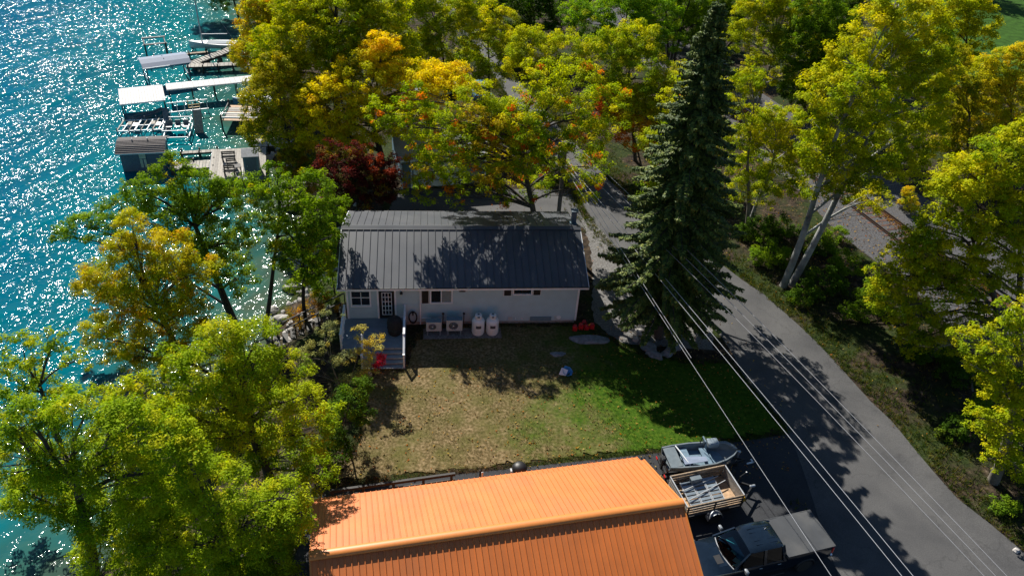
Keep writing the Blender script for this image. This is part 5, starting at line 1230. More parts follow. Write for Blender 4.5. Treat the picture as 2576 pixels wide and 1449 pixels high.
def grow(entry, seed):
    name, label, cat, grp, base, pal, leaf, dens, tr, n_tr, bare, bark, lobes = entry
    q = np.random.default_rng(seed)
    bx, by = base[0], base[1]; bz = float(ground_z(np.array(bx), np.array(by))) - .1
    t = thing(name, label, cat, (bx, by, bz), 0, grp)
    o = np.array([bx, by, bz]); L = np.array(lobes); C_ = L[:, :3] - o; Rr = L[:, 3]
    cc, cw = pal_arrays(pal)
    top = C_[:, 2].max(); cen = (C_ * Rr[:, None] ** 2).sum(0) / (Rr ** 2).sum()
    small = top < 1.6
    # --- leaf clusters
    cent = []; cr = []; lob = []
    for i in range(len(L)):
        r = Rr[i]; n = max(6, int(15 * dens * r * r + 6 * dens))
        if leaf < .16: n = int(n * 1.7)
        d = unit(q.normal(size=(n, 3)) + np.array([0, 0, .28])); k = q.uniform(.30, 1.0, n) ** .5
        sc = np.array([1, 1, .86]) * q.uniform(.86, 1.12, 3)
        pts = C_[i] + d * (k * r * 1.06)[:, None] * sc
        cent.append(pts); cr.append(q.uniform(.30, .62, n) * (1.0 if leaf > .16 else .8) * min(1, .35 + r * .4)); lob += [i] * n
    cent = np.concatenate(cent); cr = np.concatenate(cr); lob = np.array(lob)
    ok = cent[:, 2] + bz > ground_z(cent[:, 0] + bx, cent[:, 1] + by) + .06
    ok &= cent[:, 2] + bz > WATER_Z + .3
    # keep crowns clear of roofs and walls
    hx = (cent[:, 0] + bx + 9.834) * math.cos(.1334) + (cent[:, 1] + by - 34.923) * math.sin(.1334); hy = -(cent[:, 0] + bx + 9.834) * math.sin(.1334) + (cent[:, 1] + by - 34.923) * math.cos(.1334)
    ok &= ~((hx > -.25) & (hx < 14.8) & (hy > -.3) & (hy < 8.8) & (cent[:, 2] + bz < 5.0))
    gx_ = (cent[:, 0] + bx + 6.415) * math.cos(GYAW) + (cent[:, 1] + by - 16.257) * math.sin(GYAW); gy_ = -(cent[:, 0] + bx + 6.415) * math.sin(GYAW) + (cent[:, 1] + by - 16.257) * math.cos(GYAW)
    ok &= ~((gx_ > -.2) & (gx_ < 14.3) & (np.abs(gy_) < 4.6) & (cent[:, 2] + bz < 5.9 - np.maximum(0, np.abs(gy_) - .5) * .3))
    cent, cr, lob = cent[ok], cr[ok], lob[ok]
    per = np.maximum(5, (.95 * math.pi * cr ** 2 / (.34 * leaf * leaf))).astype(int)
    lobcol = cc[q.choice(len(cc), len(L), p=cw)]
    ccol = cc[q.choice(len(cc), len(cent), p=cw)]
    cols = ccol * .68 + lobcol[lob] * .32
    if pal == 'maple': cols = np.where((ccol[:, 0] > .44)[:, None], ccol, cols)
    v, c = leaves(cent, cr, per, leaf, cols, q)
    cro = quads_mesh('crown' if top > 1.6 else 'foliage', v, c, M['leaf'], t)
    # --- trunk, limbs and twigs
    stems = [np.array([0, 0, 0.])] if n_tr == 1 else [np.array([.32 * math.cos(a), .32 * math.sin(a), 0]) for a in np.linspace(.4, 2 * math.pi + .4, n_tr, endpoint=False)]
    mb = MB(); forkh = cen[2] * (.42 if top > 2 else .2); lowest = (C_[:, 2] - Rr).min(); forkh = max(forkh, min(lowest * .8, cen[2] * .8))
    tops = []
    for si, s0 in enumerate(stems):
        lean = (cen[:2] * .35 + q.normal(size=2) * .15 * top * .15 + (s0[:2] * 3 if n_tr > 1 else 0))
        e = np.array([cen[0] * .55 + lean[0] * .3 + s0[0] * 4 * (n_tr > 1), cen[1] * .55 + lean[1] * .3 + s0[1] * 4 * (n_tr > 1), cen[2] * .95])
        m1 = s0 + (e - s0) * .33 + np.append(q.normal(size=2) * .10, 0) * tr * 4; m2 = s0 + (e - s0) * .68 + np.append(q.normal(size=2) * .12, 0) * tr * 4
        path = smoothpath([s0 - np.array([0, 0, .2]), m1, m2, e], 5); n = len(path)
        mb.tube(path, [tr * (1.25 if k == 0 else 1.0 - .62 * k / n) for k in range(n)], 9); tops.append(path)
    if True:
        for i in range(len(L)):
            path = tops[i % len(tops)]; tgt = C_[i]
            cand = [k for k in range(len(path)) if path[k].z < max(tgt[2] - .35 * np.linalg.norm(tgt[:2] - np.array(path[k][:2])), forkh * .75) + .01 and path[k].z >= forkh * .6] or [len(path) // 2]
            a = path[max(cand)]; b = Vector(tgt); md = a.lerp(b, .5) + Vector((q.normal() * .12, q.normal() * .12, .10 * (b - a).length)) * min(1, (b - a).length * .3)
            r0 = tr * (.30 + .12 * min(1, Rr[i] / 2)) ; pth = smoothpath([a, md, b], 4)
            mb.tube(pth, [r0 * (1 - .75 * k / len(pth)) for k in range(len(pth))], 6)
            mine = np.where(lob == i)[0]
            for j in q.choice(mine, min(len(mine), 7 if not small else 3), replace=False) if len(mine) else []:
                st = pth[int(q.integers(1, len(pth)))]; en = Vector(cent[j]); mm = st.lerp(en, .55) + Vector((q.normal() * .1, q.normal() * .1, .06))
                mb.tube([st, mm, en], [r0 * .34, r0 * .2, r0 * .07], 4)
    mb.build('trunk' if top > 1.6 else 'stem', M[bark], t, True)
    return t
TREES=[
('maple_tree', 'wide maple with open crown and orange leaf clumps behind the dark roof', 'tree', 'trees around the house', (1.54, 46.96, 0.0), 'maple', 0.131, 0.68, 0.24, 1, 0, 'bark_dark', [(-6.7, 48.0, 3.9, 1.52), (-5.5, 48.0, 5.0, 1.5), (-4.2, 46.0, 7.2, 2.06), (-1.5, 46.0, 5.1, 1.58), (0.4, 45.0, 7.2, 1.9), (-0.7, 44.5, 9.8, 1.83), (1.9, 44.5, 10.2, 1.81), (4.0, 45.5, 8.4, 1.64), (3.0, 45.0, 11.9, 1.67), (5.2, 46.0, 10.4, 1.61), (4.8, 47.0, 5.7, 1.33), (-3.2, 45.5, 10.5, 1.47), (2.9, 47.0, 5.2, 1.2), (-3.0, 47.0, 5.4, 1.47), (1.2, 47.0, 3.9, 1.22), (-4.3, 47.0, 3.7, 1.09), (0.6, 44.0, 12.4, 1.4), (-1.8, 43.0, 9.3, 1.31), (-5.5, 46.0, 8.7, 1.26), (-3.7, 43.0, 9.1, 1.2), (0.3, 42.8, 10.1, 1.29), (2.0, 42.8, 9.3, 1.31), (3.8, 43.5, 10.6, 1.18), (-4.5, 44.0, 7.6, 1.12), (-5.8, 43.0, 8.5, 1.08), (-5.4, 41.5, 7.8, 0.9), (-3.9, 43.4, 8.5, 1.09), (-3.5, 41.5, 8.0, 0.9), (-1.8, 43.6, 8.5, 1.1), (-1.5, 41.7, 8.0, 0.9), (-6.6, 43.0, 9.9, 1.14), (-0.7, 44.0, 9.8, 1.16), (0.4, 42.0, 7.9, 0.91), (-2.8, 43.5, 9.9, 1.15), (1.9, 42.5, 7.8, 0.87), (-7.5, 43.0, 9.4, 1.07), (-8.8, 43.0, 10.2, 1.06), (-6.6, 43.5, 11.0, 1.06), (-5.3, 42.5, 9.5, 0.94), (-4.2, 46.0, 3.1, 1.03), (-1.5, 46.0, 3.7, 1.13), (4.6, 46.0, 4.4, 1.12), (-6.7, 46.5, 3.2, 1.09), (-4.6, 42.5, 10.4, 1.05)]),
('maple_tree', 'yellow green maple across the road behind the wide maple', 'tree', 'trees around the house', (9.7, 59.89, 0.0), 'yellowgreen', 0.135, 1.0, 0.175, 1, 0, 'bark_dark', [(-0.1, 62.9, 8.0, 1.95), (2.9, 61.9, 7.9, 2.25), (6.0, 60.9, 8.1, 2.53), (8.6, 59.9, 7.4, 2.83), (11.1, 58.9, 6.7, 2.19), (7.8, 58.9, 5.4, 2.21), (10.6, 58.9, 4.0, 1.92), (1.7, 60.9, 6.5, 1.61), (-0.9, 61.9, 6.6, 1.3), (12.0, 58.9, 5.1, 1.59), (12.5, 60.9, 7.3, 1.43), (8.4, 61.9, 9.6, 1.9), (11.7, 58.9, 3.3, 1.29)]),
('maple_tree', 'small orange leaved maple at the road edge beside the spruce', 'tree', 'trees around the house', (10.14, 57.45, 0.0), 'orange', 0.135, 0.8, 0.1, 1, 0, 'bark_dark', [(7.1, 57.5, 4.7, 1.41), (8.9, 57.5, 3.6, 1.58), (6.4, 57.5, 6.1, 1.08), (10.7, 57.5, 2.5, 1.28), (5.2, 58.5, 3.0, 0.96)]),
('ash_tree', 'fresh green tree with small pale leaves at the top edge of the view', 'tree', 'trees around the house', (9.54, 76.86, 0.0), 'brightgreen', 0.143, 1.0, 0.165, 1, 0, 'bark_dark', [(5.6, 76.9, 6.0, 2.33), (8.6, 76.9, 7.0, 2.7), (11.0, 75.9, 5.5, 2.12), (7.7, 75.9, 4.5, 1.95), (4.3, 77.9, 6.7, 1.56), (12.5, 77.9, 7.3, 1.95), (9.5, 77.9, 9.0, 2.3), (13.6, 76.9, 5.0, 1.57)]),
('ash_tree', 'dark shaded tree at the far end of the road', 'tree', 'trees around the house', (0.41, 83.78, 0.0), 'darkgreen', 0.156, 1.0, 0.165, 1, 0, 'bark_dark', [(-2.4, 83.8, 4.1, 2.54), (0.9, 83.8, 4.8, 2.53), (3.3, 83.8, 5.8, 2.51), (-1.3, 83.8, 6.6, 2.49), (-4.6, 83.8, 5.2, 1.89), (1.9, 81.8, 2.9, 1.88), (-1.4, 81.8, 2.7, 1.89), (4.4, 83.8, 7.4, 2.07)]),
('ash_tree', 'tree with several bare black trunks beyond the spruce', 'tree', 'trees around the house', (15.49, 83.79, 0.0), 'midgreen', 0.197, 0.9, 0.175, 3, 0, 'bark_black', [(12.3, 83.8, 7.6, 2.89), (16.4, 83.8, 7.5, 2.89), (14.4, 83.8, 9.3, 2.85), (17.8, 83.8, 4.7, 2.11)]),
('maple_tree', 'orange yellow tree at the water beside the sailboat', 'tree', 'trees around the house', (-22.71, 68.94, -1.5), 'orangeyellow', 0.156, 1.1, 0.165, 1, 0, 'bark_dark', [(-24.3, 68.9, 6.3, 2.13), (-25.6, 68.9, 3.7, 1.63), (-22.2, 68.9, 7.8, 1.93), (-23.7, 68.9, 2.3, 1.84), (-25.5, 67.9, 3.3, 1.15), (-24.4, 68.9, 8.0, 1.4), (-22.3, 68.9, 5.0, 2.15), (-20.8, 68.9, 9.3, 2.08)]),
('maple_tree', 'huge yellow green tree at the far shore above the docks', 'tree', 'trees around the house', (-15.3, 58.46, 0.0), 'yellowgreen', 0.156, 1.0, 0.35, 1, 0, 'bark_dark', [(-17.4, 58.5, 9.1, 3.34), (-14.2, 58.5, 10.6, 3.29), (-11.6, 58.5, 8.9, 3.04), (-15.9, 56.5, 6.9, 2.72), (-18.7, 56.5, 6.0, 2.43), (-13.0, 56.5, 8.3, 2.38), (-17.4, 59.5, 10.9, 2.42), (-11.4, 59.5, 11.1, 2.41), (-14.8, 60.5, 12.6, 2.41), (-19.3, 57.5, 8.4, 1.81), (-9.6, 57.5, 8.2, 2.11)]),
('maple_tree', 'slender pale yellow green tree with thin dark stem by the road end', 'tree', 'trees around the house', (-6.88, 66.45, 0.0), 'yellowgreen', 0.143, 0.75, 0.14, 1, 0, 'bark_dark', [(-9.7, 66.4, 8.5, 2.54), (-7.3, 66.4, 6.9, 2.57), (-5.1, 66.4, 8.4, 2.03), (-11.0, 66.4, 9.7, 2.34), (-8.2, 65.4, 4.8, 1.9), (-6.3, 66.4, 9.7, 1.67), (-9.2, 65.4, 6.4, 2.04), (-6.8, 65.4, 4.1, 1.74), (-9.3, 66.4, 10.5, 1.99)]),
('maple_tree', 'brightest yellow tree between docks and neighbouring garage', 'tree', 'trees around the house', (-10.78, 53.56, 0.0), 'brightyellow', 0.143, 1.05, 0.3, 1, 0, 'bark_dark', [(-11.3, 53.6, 7.7, 2.59), (-8.7, 53.6, 7.3, 2.6), (-6.4, 53.6, 7.5, 2.16), (-13.8, 52.6, 6.1, 2.59), (-11.6, 52.6, 5.1, 2.33), (-15.1, 52.6, 4.1, 2.06), (-13.0, 52.1, 3.3, 1.77), (-8.1, 52.6, 5.3, 1.6), (-15.9, 53.6, 5.5, 1.76), (-5.1, 54.6, 8.4, 1.3), (-10.6, 54.6, 9.5, 1.72)]),
('maple_tree', 'olive green tree hanging over the dock walkways', 'tree', 'trees around the house', (-17.0, 53.17, -1.0), 'olive', 0.143, 1.0, 0.165, 1, 0, 'bark_dark', [(-18.6, 53.2, 6.4, 1.88), (-19.5, 53.2, 3.5, 1.64), (-17.7, 53.2, 4.0, 1.93), (-16.9, 52.2, 1.9, 1.5), (-18.1, 54.2, 7.9, 1.59), (-19.9, 53.2, 5.4, 1.17)]),
('sumac_shrub', 'dark red leaved shrub behind the house corner', 'shrub', 'trees around the house', (-11.35, 47.18, 0.0), 'darkred', 0.135, 0.9, 0.1, 1, 0, 'bark_dark', [(-11.7, 47.2, 3.9, 1.5), (-10.3, 47.2, 3.4, 1.64), (-12.5, 46.7, 2.3, 1.24), (-9.3, 47.2, 4.4, 1.22), (-10.8, 47.2, 5.4, 0.94), (-9.1, 47.2, 2.6, 0.97), (-13.3, 47.2, 3.8, 1.09), (-11.1, 46.7, 2.1, 1.1), (-13.0, 47.7, 5.1, 0.95), (-9.4, 46.6, 3.2, 1.09), (-11.2, 46.2, 3.9, 1.34)]),
('sumac_shrub', 'dark orange tinted shrub on the bank between docks and red shrub', 'shrub', 'trees around the house', (-16.49, 51.0, -1.5), 'rust', 0.135, 0.7, 0.1, 1, 0, 'bark_dark', [(-16.8, 51.0, 1.5, 1.33), (-15.7, 51.0, 0.6, 1.34), (-17.4, 51.0, 2.5, 0.88), (-14.9, 51.0, 2.3, 1.17), (-16.4, 51.0, -0.4, 1.05)]),
('locust_tree', 'thin green tree with leaning forked trunk against the glittering shore', 'tree', 'trees around the house', (-15.61, 37.5, -1.8), 'green', 0.135, 0.55, 0.165, 1, 0, 'bark_black', [(-12.0, 37.5, 7.7, 1.55), (-10.8, 37.5, 6.3, 1.24), (-13.4, 37.5, 7.1, 1.34), (-11.9, 37.5, 4.3, 1.39), (-13.2, 37.5, 4.7, 1.26), (-14.5, 37.5, 5.4, 1.02), (-10.5, 37.5, 4.2, 0.93), (-13.5, 37.5, 8.6, 0.87)]),
('oak_tree', 'dark green tree standing out over the water below the grey boathouse', 'tree', 'trees around the house', (-17.11, 37.78, -2.0), 'green', 0.123, 0.95, 0.28, 1, 0, 'bark_black', [(-19.3, 37.8, 8.2, 1.1), (-17.9, 37.8, 7.3, 1.45), (-20.3, 37.8, 5.8, 1.71), (-18.8, 37.8, 4.9, 1.73), (-16.8, 37.8, 6.1, 1.47), (-16.5, 37.8, 3.7, 1.4), (-23.6, 38.8, 4.4, 1.3), (-26.0, 38.8, 3.4, 1.2), (-17.9, 37.8, 2.5, 1.43), (-15.3, 37.8, 7.3, 1.12), (-21.4, 37.8, 6.8, 1.12), (-16.6, 37.8, 1.1, 1.09), (-27.6, 38.8, 2.7, 0.68)]),
('maple_tree', 'orange yellow maple leaning over the lake with open branches', 'tree', 'trees around the house', (-18.35, 32.57, -1.8), 'orangeyellow', 0.115, 1.0, 0.26, 1, 0, 'bark_dark', [(-19.3, 32.6, 7.8, 1.0), (-17.7, 32.6, 6.3, 1.54), (-19.9, 32.6, 5.3, 1.66), (-21.8, 32.6, 4.4, 1.26), (-16.6, 32.6, 5.1, 1.35), (-18.8, 32.6, 3.6, 1.7), (-21.3, 32.6, 2.3, 1.63), (-17.6, 32.6, 2.4, 1.52), (-22.9, 32.6, 0.2, 1.23), (-20.0, 32.6, 0.1, 1.67), (-22.7, 32.6, 3.8, 0.85), (-17.3, 32.6, 0.4, 1.11), (-21.9, 32.6, -1.2, 1.14), (-20.3, 32.6, 6.5, 0.92), (-18.9, 32.6, -1.2, 1.14)]),
('oak_tree', 'dark green tree reaching over the water at the lake at the near bank', 'tree', 'trees around the house', (-21.64, 25.49, -2.5), 'nearoak', 0.131, 0.7, 0.18, 1, 0, 'bark_dark', [(-21.6, 25.5, 5.5, 1.07), (-19.9, 25.5, 6.3, 0.7), (-22.6, 25.5, 3.5, 1.01), (-19.4, 25.5, 5.0, 0.72), (-21.5, 25.5, 2.8, 1.12), (-20.5, 25.5, 2.4, 0.94), (-23.7, 25.5, 1.8, 0.94)]),
('oak_tree', 'glossy bright green tree between the deck shrub and the lake', 'tree', 'trees around the house', (-10.36, 22.92, -0.8), 'nearoak', 0.102, 1.1, 0.26, 1, 0, 'bark_dark', [(-11.2, 22.9, 9.3, 1.09), (-10.0, 22.9, 9.0, 1.17), (-12.1, 22.9, 7.5, 1.29), (-10.5, 22.9, 7.3, 1.38), (-8.8, 22.9, 7.9, 0.96), (-8.4, 22.9, 6.1, 1.07), (-12.1, 22.9, 5.5, 1.42), (-10.1, 22.9, 5.2, 1.43), (-8.2, 22.9, 4.2, 1.03), (-11.5, 22.9, 3.2, 1.48), (-9.6, 22.9, 2.6, 1.41), (-8.1, 22.9, 1.7, 0.89), (-13.1, 22.9, 6.3, 0.82), (-13.3, 22.9, 8.1, 0.64), (-7.6, 23.9, 4.5, 0.7), (-13.0, 21.9, 4.8, 1.16), (-14.3, 22.4, 5.3, 0.99)]),
('oak_tree', 'big green tree filling the near corner of the lake shore', 'tree', 'trees around the house', (-16.53, 17.49, -2.2), 'nearoak', 0.094, 1.4, 0.3, 1, 0, 'bark_dark', [(-15.5, 17.5, 9.8, 0.92), (-13.7, 17.5, 10.2, 1.04), (-12.2, 17.5, 10.0, 1.05), (-11.0, 17.5, 9.5, 0.93), (-16.4, 17.5, 7.8, 1.1), (-14.7, 17.5, 7.9, 1.24), (-13.1, 17.5, 7.7, 1.24), (-11.5, 17.5, 7.7, 1.24), (-16.6, 17.5, 5.8, 1.15), (-14.9, 17.5, 5.1, 1.31), (-13.1, 17.5, 4.9, 1.32), (-15.1, 17.5, 2.7, 1.07), (-16.3, 17.5, 9.3, 0.66), (-17.3, 17.5, 5.5, 0.87), (-12.3, 17.5, 6.3, 1.0)]),
('oak_tree', 'big green tree pressing against the end of the orange metal roof', 'tree', 'trees around the house', (-9.45, 17.09, -0.6), 'nearoak', 0.094, 1.4, 0.3, 1, 0, 'bark_dark', [(-9.7, 17.1, 7.5, 1.16), (-10.7, 17.1, 5.2, 1.37), (-8.8, 17.1, 5.9, 1.35), (-7.3, 17.1, 5.8, 0.85), (-12.4, 17.1, 2.6, 1.37), (-10.1, 17.1, 3.1, 1.43), (-8.5, 17.1, 3.3, 1.27), (-10.4, 17.1, 8.9, 0.93), (-7.5, 17.1, 7.3, 0.82), (-12.2, 17.1, 4.8, 1.02), (-6.8, 17.1, 6.6, 0.49), (-8.0, 17.1, 4.3, 0.88), (-9.8, 17.1, 1.3, 1.4), (-14.0, 17.1, 1.3, 0.93)]),
('oak_tree', 'yellow tinged green tree filling the gap between the lake edge trees', 'tree', 'trees around the house', (-17.08, 22.49, -1.6), 'yellowgreen', 0.123, 0.9, 0.165, 1, 0, 'bark_dark', [(-15.3, 22.5, 6.3, 0.98), (-13.8, 22.5, 7.1, 0.8), (-16.3, 22.5, 4.6, 0.92), (-14.9, 22.5, 4.7, 0.92), (-13.5, 22.5, 5.3, 0.83), (-16.7, 22.5, 5.9, 0.66), (-15.7, 22.5, 2.9, 0.87)]),
('maple_tree', 'tall yellow green maple mostly hidden behind the spruce', 'tree', 'trees around the house', (9.64, 43.14, 0.0), 'maple', 0.131, 0.9, 0.2, 1, 0, 'bark_dark', [(9.5, 43.1, 10.4, 1.53), (9.0, 43.1, 7.7, 1.34), (10.3, 43.1, 12.4, 1.26), (10.6, 43.1, 8.7, 1.45), (7.8, 43.1, 9.5, 1.07), (11.1, 43.1, 10.5, 1.18), (8.7, 43.1, 12.3, 1.04), (8.2, 43.1, 6.5, 0.99), (11.7, 43.1, 6.6, 1.11), (12.3, 43.1, 8.3, 0.97), (9.1, 43.1, 13.8, 0.9)]),
('maple_tree', 'slim yellow green maple rising on the road side of the spruce', 'tree', 'trees around the house', (17.15, 50.03, 0.0), 'yellowgreen', 0.131, 0.9, 0.16, 1, 0, 'bark_grey', [(13.6, 50.0, 10.6, 1.11), (14.7, 50.0, 8.8, 1.21), (14.7, 50.0, 6.8, 1.24), (15.9, 50.0, 4.9, 1.13), (15.9, 50.0, 3.1, 0.97), (14.6, 50.0, 11.3, 1.05), (16.2, 50.5, 7.2, 0.97)]),
('maple_tree', 'yellow green tree between the far road bend and the slender pale tree', 'tree', 'trees around the house', (-3.27, 69.87, 0.0), 'yellowgreen', 0.148, 0.9, 0.14, 1, 0, 'bark_dark', [(-4.4, 69.9, 5.6, 1.99), (-2.7, 69.9, 7.6, 1.78), (-5.4, 68.9, 3.7, 1.81), (-3.2, 68.9, 3.1, 1.46), (-1.5, 69.9, 5.1, 1.63), (-6.3, 69.9, 8.3, 1.76), (-4.4, 69.9, 8.8, 1.76)]),
('ash_tree', 'mid green tree between the pale forked tree and the tallest poplar', 'tree', 'trees around the house', (27.74, 68.93, 0.0), 'midgreen', 0.135, 1.0, 0.16, 1, 0, 'bark_dark', [(24.1, 68.9, 8.7, 2.09), (26.9, 68.9, 6.5, 1.95), (24.2, 67.9, 5.2, 1.77), (25.5, 68.9, 9.9, 2.07), (27.8, 68.9, 8.3, 1.75), (24.1, 68.9, 11.5, 2.04), (23.5, 68.9, 7.3, 1.59)]),
('ash_tree', 'olive tree in the gap between the tallest poplar and the golden tree', 'tree', 'trees around the house', (38.23, 61.06, 0.0), 'olive', 0.148, 1.0, 0.16, 1, 0, 'bark_dark', [(34.2, 61.1, 7.6, 1.91), (36.4, 61.1, 5.3, 1.79), (34.2, 61.1, 5.2, 1.63), (36.7, 61.1, 2.9, 1.5), (32.9, 61.1, 10.1, 1.56), (35.3, 61.1, 2.4, 1.5), (36.1, 61.1, 7.7, 1.43)]),
('ash_tree', 'mid green tree closing the view beyond the bare black trunks', 'tree', 'trees around the house', (16.93, 89.91, -0.0), 'darkgreen', 0.143, 1.0, 0.18, 1, 0, 'bark_dark', [(14.5, 89.9, 3.5, 2.7), (17.8, 89.9, 2.8, 2.49), (20.3, 89.9, 1.6, 2.28), (16.8, 89.9, 0.5, 1.84), (12.8, 89.9, 2.5, 1.81), (23.0, 89.9, 1.8, 2.28)]),
('ash_tree', 'dark tree at the upper edge of the far lawn', 'tree', 'trees around the house', (65.79, 123.56, 0.0), 'darkgreen', 0.164, 1.0, 0.2, 1, 0, 'bark_dark', [(63.5, 123.6, 5.5, 3.5), (66.8, 123.6, 4.6, 3.23), (61.7, 123.6, 4.3, 2.94)]),
('locust_tree', 'light green bank tree between the leaning locust and the house wall', 'tree', 'trees around the house', (-12.54, 37.05, -1.0), 'green', 0.139, 0.8, 0.14, 1, 0, 'bark_black', [(-12.2, 37.1, 4.8, 1.14), (-11.1, 37.1, 6.5, 1.11), (-12.8, 37.1, 3.1, 1.05), (-11.7, 37.1, 2.7, 1.05), (-12.9, 37.1, 6.9, 1.0), (-10.6, 37.1, 5.0, 0.91), (-13.7, 37.1, 5.8, 0.9), (-12.3, 37.1, 1.5, 1.07), (-11.0, 37.1, 3.3, 1.05), (-13.7, 37.1, 3.6, 0.93), (-12.5, 37.1, 5.9, 1.01)]),
('ash_tree', 'dark tree on the far bank above the sailboat', 'tree', 'trees around the house', (-36.66, 97.54, -1.5), 'darkgreen', 0.135, 1.0, 0.165, 1, 0, 'bark_dark', [(-38.3, 97.5, 0.8, 2.94), (-41.1, 97.5, 1.5, 2.44), (-34.3, 97.5, 1.1, 2.94)]),
('shrub', 'grey green thin twigged shrub beside the deck', 'shrub', 'trees around the house', (-8.7, 29.99, -0.1), 'greygreen', 0.082, 0.35, 0.05, 1, 0, 'bark_grey', [(-9.3, 30.0, 3.6, 0.91), (-10.0, 30.0, 2.2, 0.93), (-8.3, 30.0, 2.1, 0.83), (-8.0, 30.0, 0.7, 0.74), (-10.7, 30.0, 1.0, 0.84), (-9.1, 30.0, 0.3, 0.85), (-8.9, 30.0, 4.9, 0.59)]),
('shrub', 'loose leaning shrub with sparse yellow twigs over the deck steps', 'shrub', 'trees around the house', (-8.42, 30.69, -0.0), 'twig', 0.082, 0.175, 0.03, 1, 0, 'bark_grey', [(-7.7, 30.7, 3.2, 0.66), (-7.2, 30.7, 2.4, 0.54), (-7.9, 30.7, 1.5, 0.74), (-6.8, 30.7, 3.0, 0.41), (-7.5, 30.7, 1.0, 0.64)]),
('shrub', 'dense dark green shrub at the lawn corner below the deck', 'shrub', 'trees around the house', (-7.35, 25.67, 0.0), 'darkgreen', 0.098, 1.0, 0.06, 1, 0, 'bark_dark', [(-7.3, 26.3, 2.9, 0.94), (-7.6, 25.7, 1.9, 0.95), (-6.6, 26.1, 2.5, 0.57), (-8.0, 25.1, 1.4, 0.85), (-6.9, 26.5, 3.6, 0.66), (-7.6, 24.5, 1.3, 0.74), (-8.6, 24.5, 0.7, 0.85)]),
('shrub', 'small crimson leaved shrub at the foot of the deck steps', 'shrub', 'trees around the house', (-7.07, 31.63, 0.0), 'crimson', 0.074, 0.8, 0.02, 1, 0, 'bark_dark', [(-6.9, 31.6, 0.7, 0.26), (-6.8, 31.6, 1.1, 0.19), (-7.2, 31.6, 0.3, 0.2)]),
('hedge_shrub', 'tall green shrub growing along the end wall of the house', 'shrub', 'trees around the house', (-10.98, 38.57, -0.3), 'midgreen', 0.115, 0.95, 0.06, 1, 0, 'bark_dark', [(-10.7, 38.6, 5.1, 0.93), (-10.9, 38.6, 3.4, 1.0), (-11.2, 38.6, 1.7, 0.97), (-11.7, 38.6, 4.8, 1.05), (-11.7, 38.6, 0.1, 0.87), (-12.4, 39.6, 2.1, 0.99), (-10.4, 38.6, 6.2, 0.69)]),
('shrub', 'low orange tinted brush on the bank beside the black handrails', 'shrub', 'trees around the house', (-11.82, 37.14, -1.0), 'rust', 0.098, 0.4, 0.03, 1, 0, 'bark_dark', [(-11.7, 37.1, 0.2, 0.97), (-12.5, 37.1, -0.8, 0.98), (-11.0, 37.1, -0.3, 0.73), (-13.3, 37.1, -1.1, 0.74)]),
('poplar_tree', 'yellow green tree with pale forked trunk just beyond the spruce tip', 'tree', 'trees around the house', (22.77, 72.87, -0.0), 'yellowgreen', 0.143, 0.9, 0.175, 1, 0, 'bark_pale', [(19.7, 72.9, 9.0, 1.82), (22.6, 72.9, 8.8, 2.18), (25.6, 72.9, 8.7, 2.19), (22.2, 72.9, 6.2, 2.04), (25.3, 72.9, 5.7, 2.05), (27.4, 72.9, 6.2, 1.86), (21.5, 72.9, 4.2, 1.32), (23.0, 72.9, 10.6, 2.15), (24.0, 72.9, 3.4, 1.14), (18.7, 72.9, 6.7, 1.67), (20.6, 71.9, 2.6, 1.7), (26.2, 71.9, 4.2, 1.68), (20.7, 72.9, 10.5, 2.15)]),
('poplar_tree', 'tallest poplar with twin white trunks at the verge', 'tree', 'trees around the house', (18.39, 42.94, 0.0), 'yellowgreen', 0.135, 1.0, 0.25, 2, 0, 'bark_pale', [(20.1, 46.4, 16.0, 1.75), (22.1, 46.4, 16.4, 1.97), (18.2, 44.4, 14.9, 1.48), (21.5, 46.4, 14.0, 2.15), (23.9, 46.4, 13.9, 1.79), (17.7, 44.4, 13.2, 1.63), (20.1, 44.4, 12.7, 2.11), (23.8, 46.4, 11.6, 2.09), (19.5, 44.4, 10.6, 2.05), (23.3, 46.4, 9.4, 2.15), (25.3, 46.4, 10.1, 1.38), (19.4, 44.4, 8.7, 1.85), (21.8, 44.4, 8.1, 1.61), (24.9, 46.4, 7.9, 1.42), (17.2, 44.4, 11.2, 1.2), (18.7, 44.4, 7.0, 1.26), (20.5, 44.4, 6.8, 1.13), (20.9, 46.4, 17.7, 1.37), (23.6, 46.4, 15.3, 1.41), (18.3, 41.9, 14.2, 1.54), (18.3, 44.4, 9.2, 1.23), (23.7, 46.4, 5.1, 1.2)]),
('poplar_tree', 'low yellow green poplar in front of the spruce flank', 'tree', 'trees around the house', (17.49, 50.93, 0.0), 'yellowgreen', 0.135, 0.95, 0.16, 1, 0, 'bark_pale', [(16.7, 50.9, 7.4, 1.53), (18.6, 50.9, 6.6, 1.54), (16.7, 50.9, 4.6, 1.43), (18.7, 50.9, 4.1, 1.58), (15.9, 50.9, 6.7, 1.06), (19.9, 50.9, 5.2, 1.14), (16.9, 50.9, 8.6, 0.96), (18.2, 50.9, 2.5, 1.17), (20.3, 50.9, 3.3, 1.01), (20.9, 51.9, 6.3, 1.28), (18.7, 51.9, 8.0, 1.12)]),
('poplar_tree', 'yellow poplar behind the tallest one beside the far lawn', 'tree', 'trees around the house', (43.61, 74.45, 0.0), 'yellowgreen', 0.197, 0.95, 0.175, 1, 0, 'bark_dark', [(38.6, 74.4, 8.7, 2.78), (40.8, 74.4, 9.6, 2.21), (36.7, 74.4, 10.8, 2.19), (42.3, 74.4, 7.9, 1.31), (40.9, 74.4, 5.9, 2.09), (39.5, 74.4, 12.0, 2.16), (40.2, 74.4, 2.7, 1.95)]),
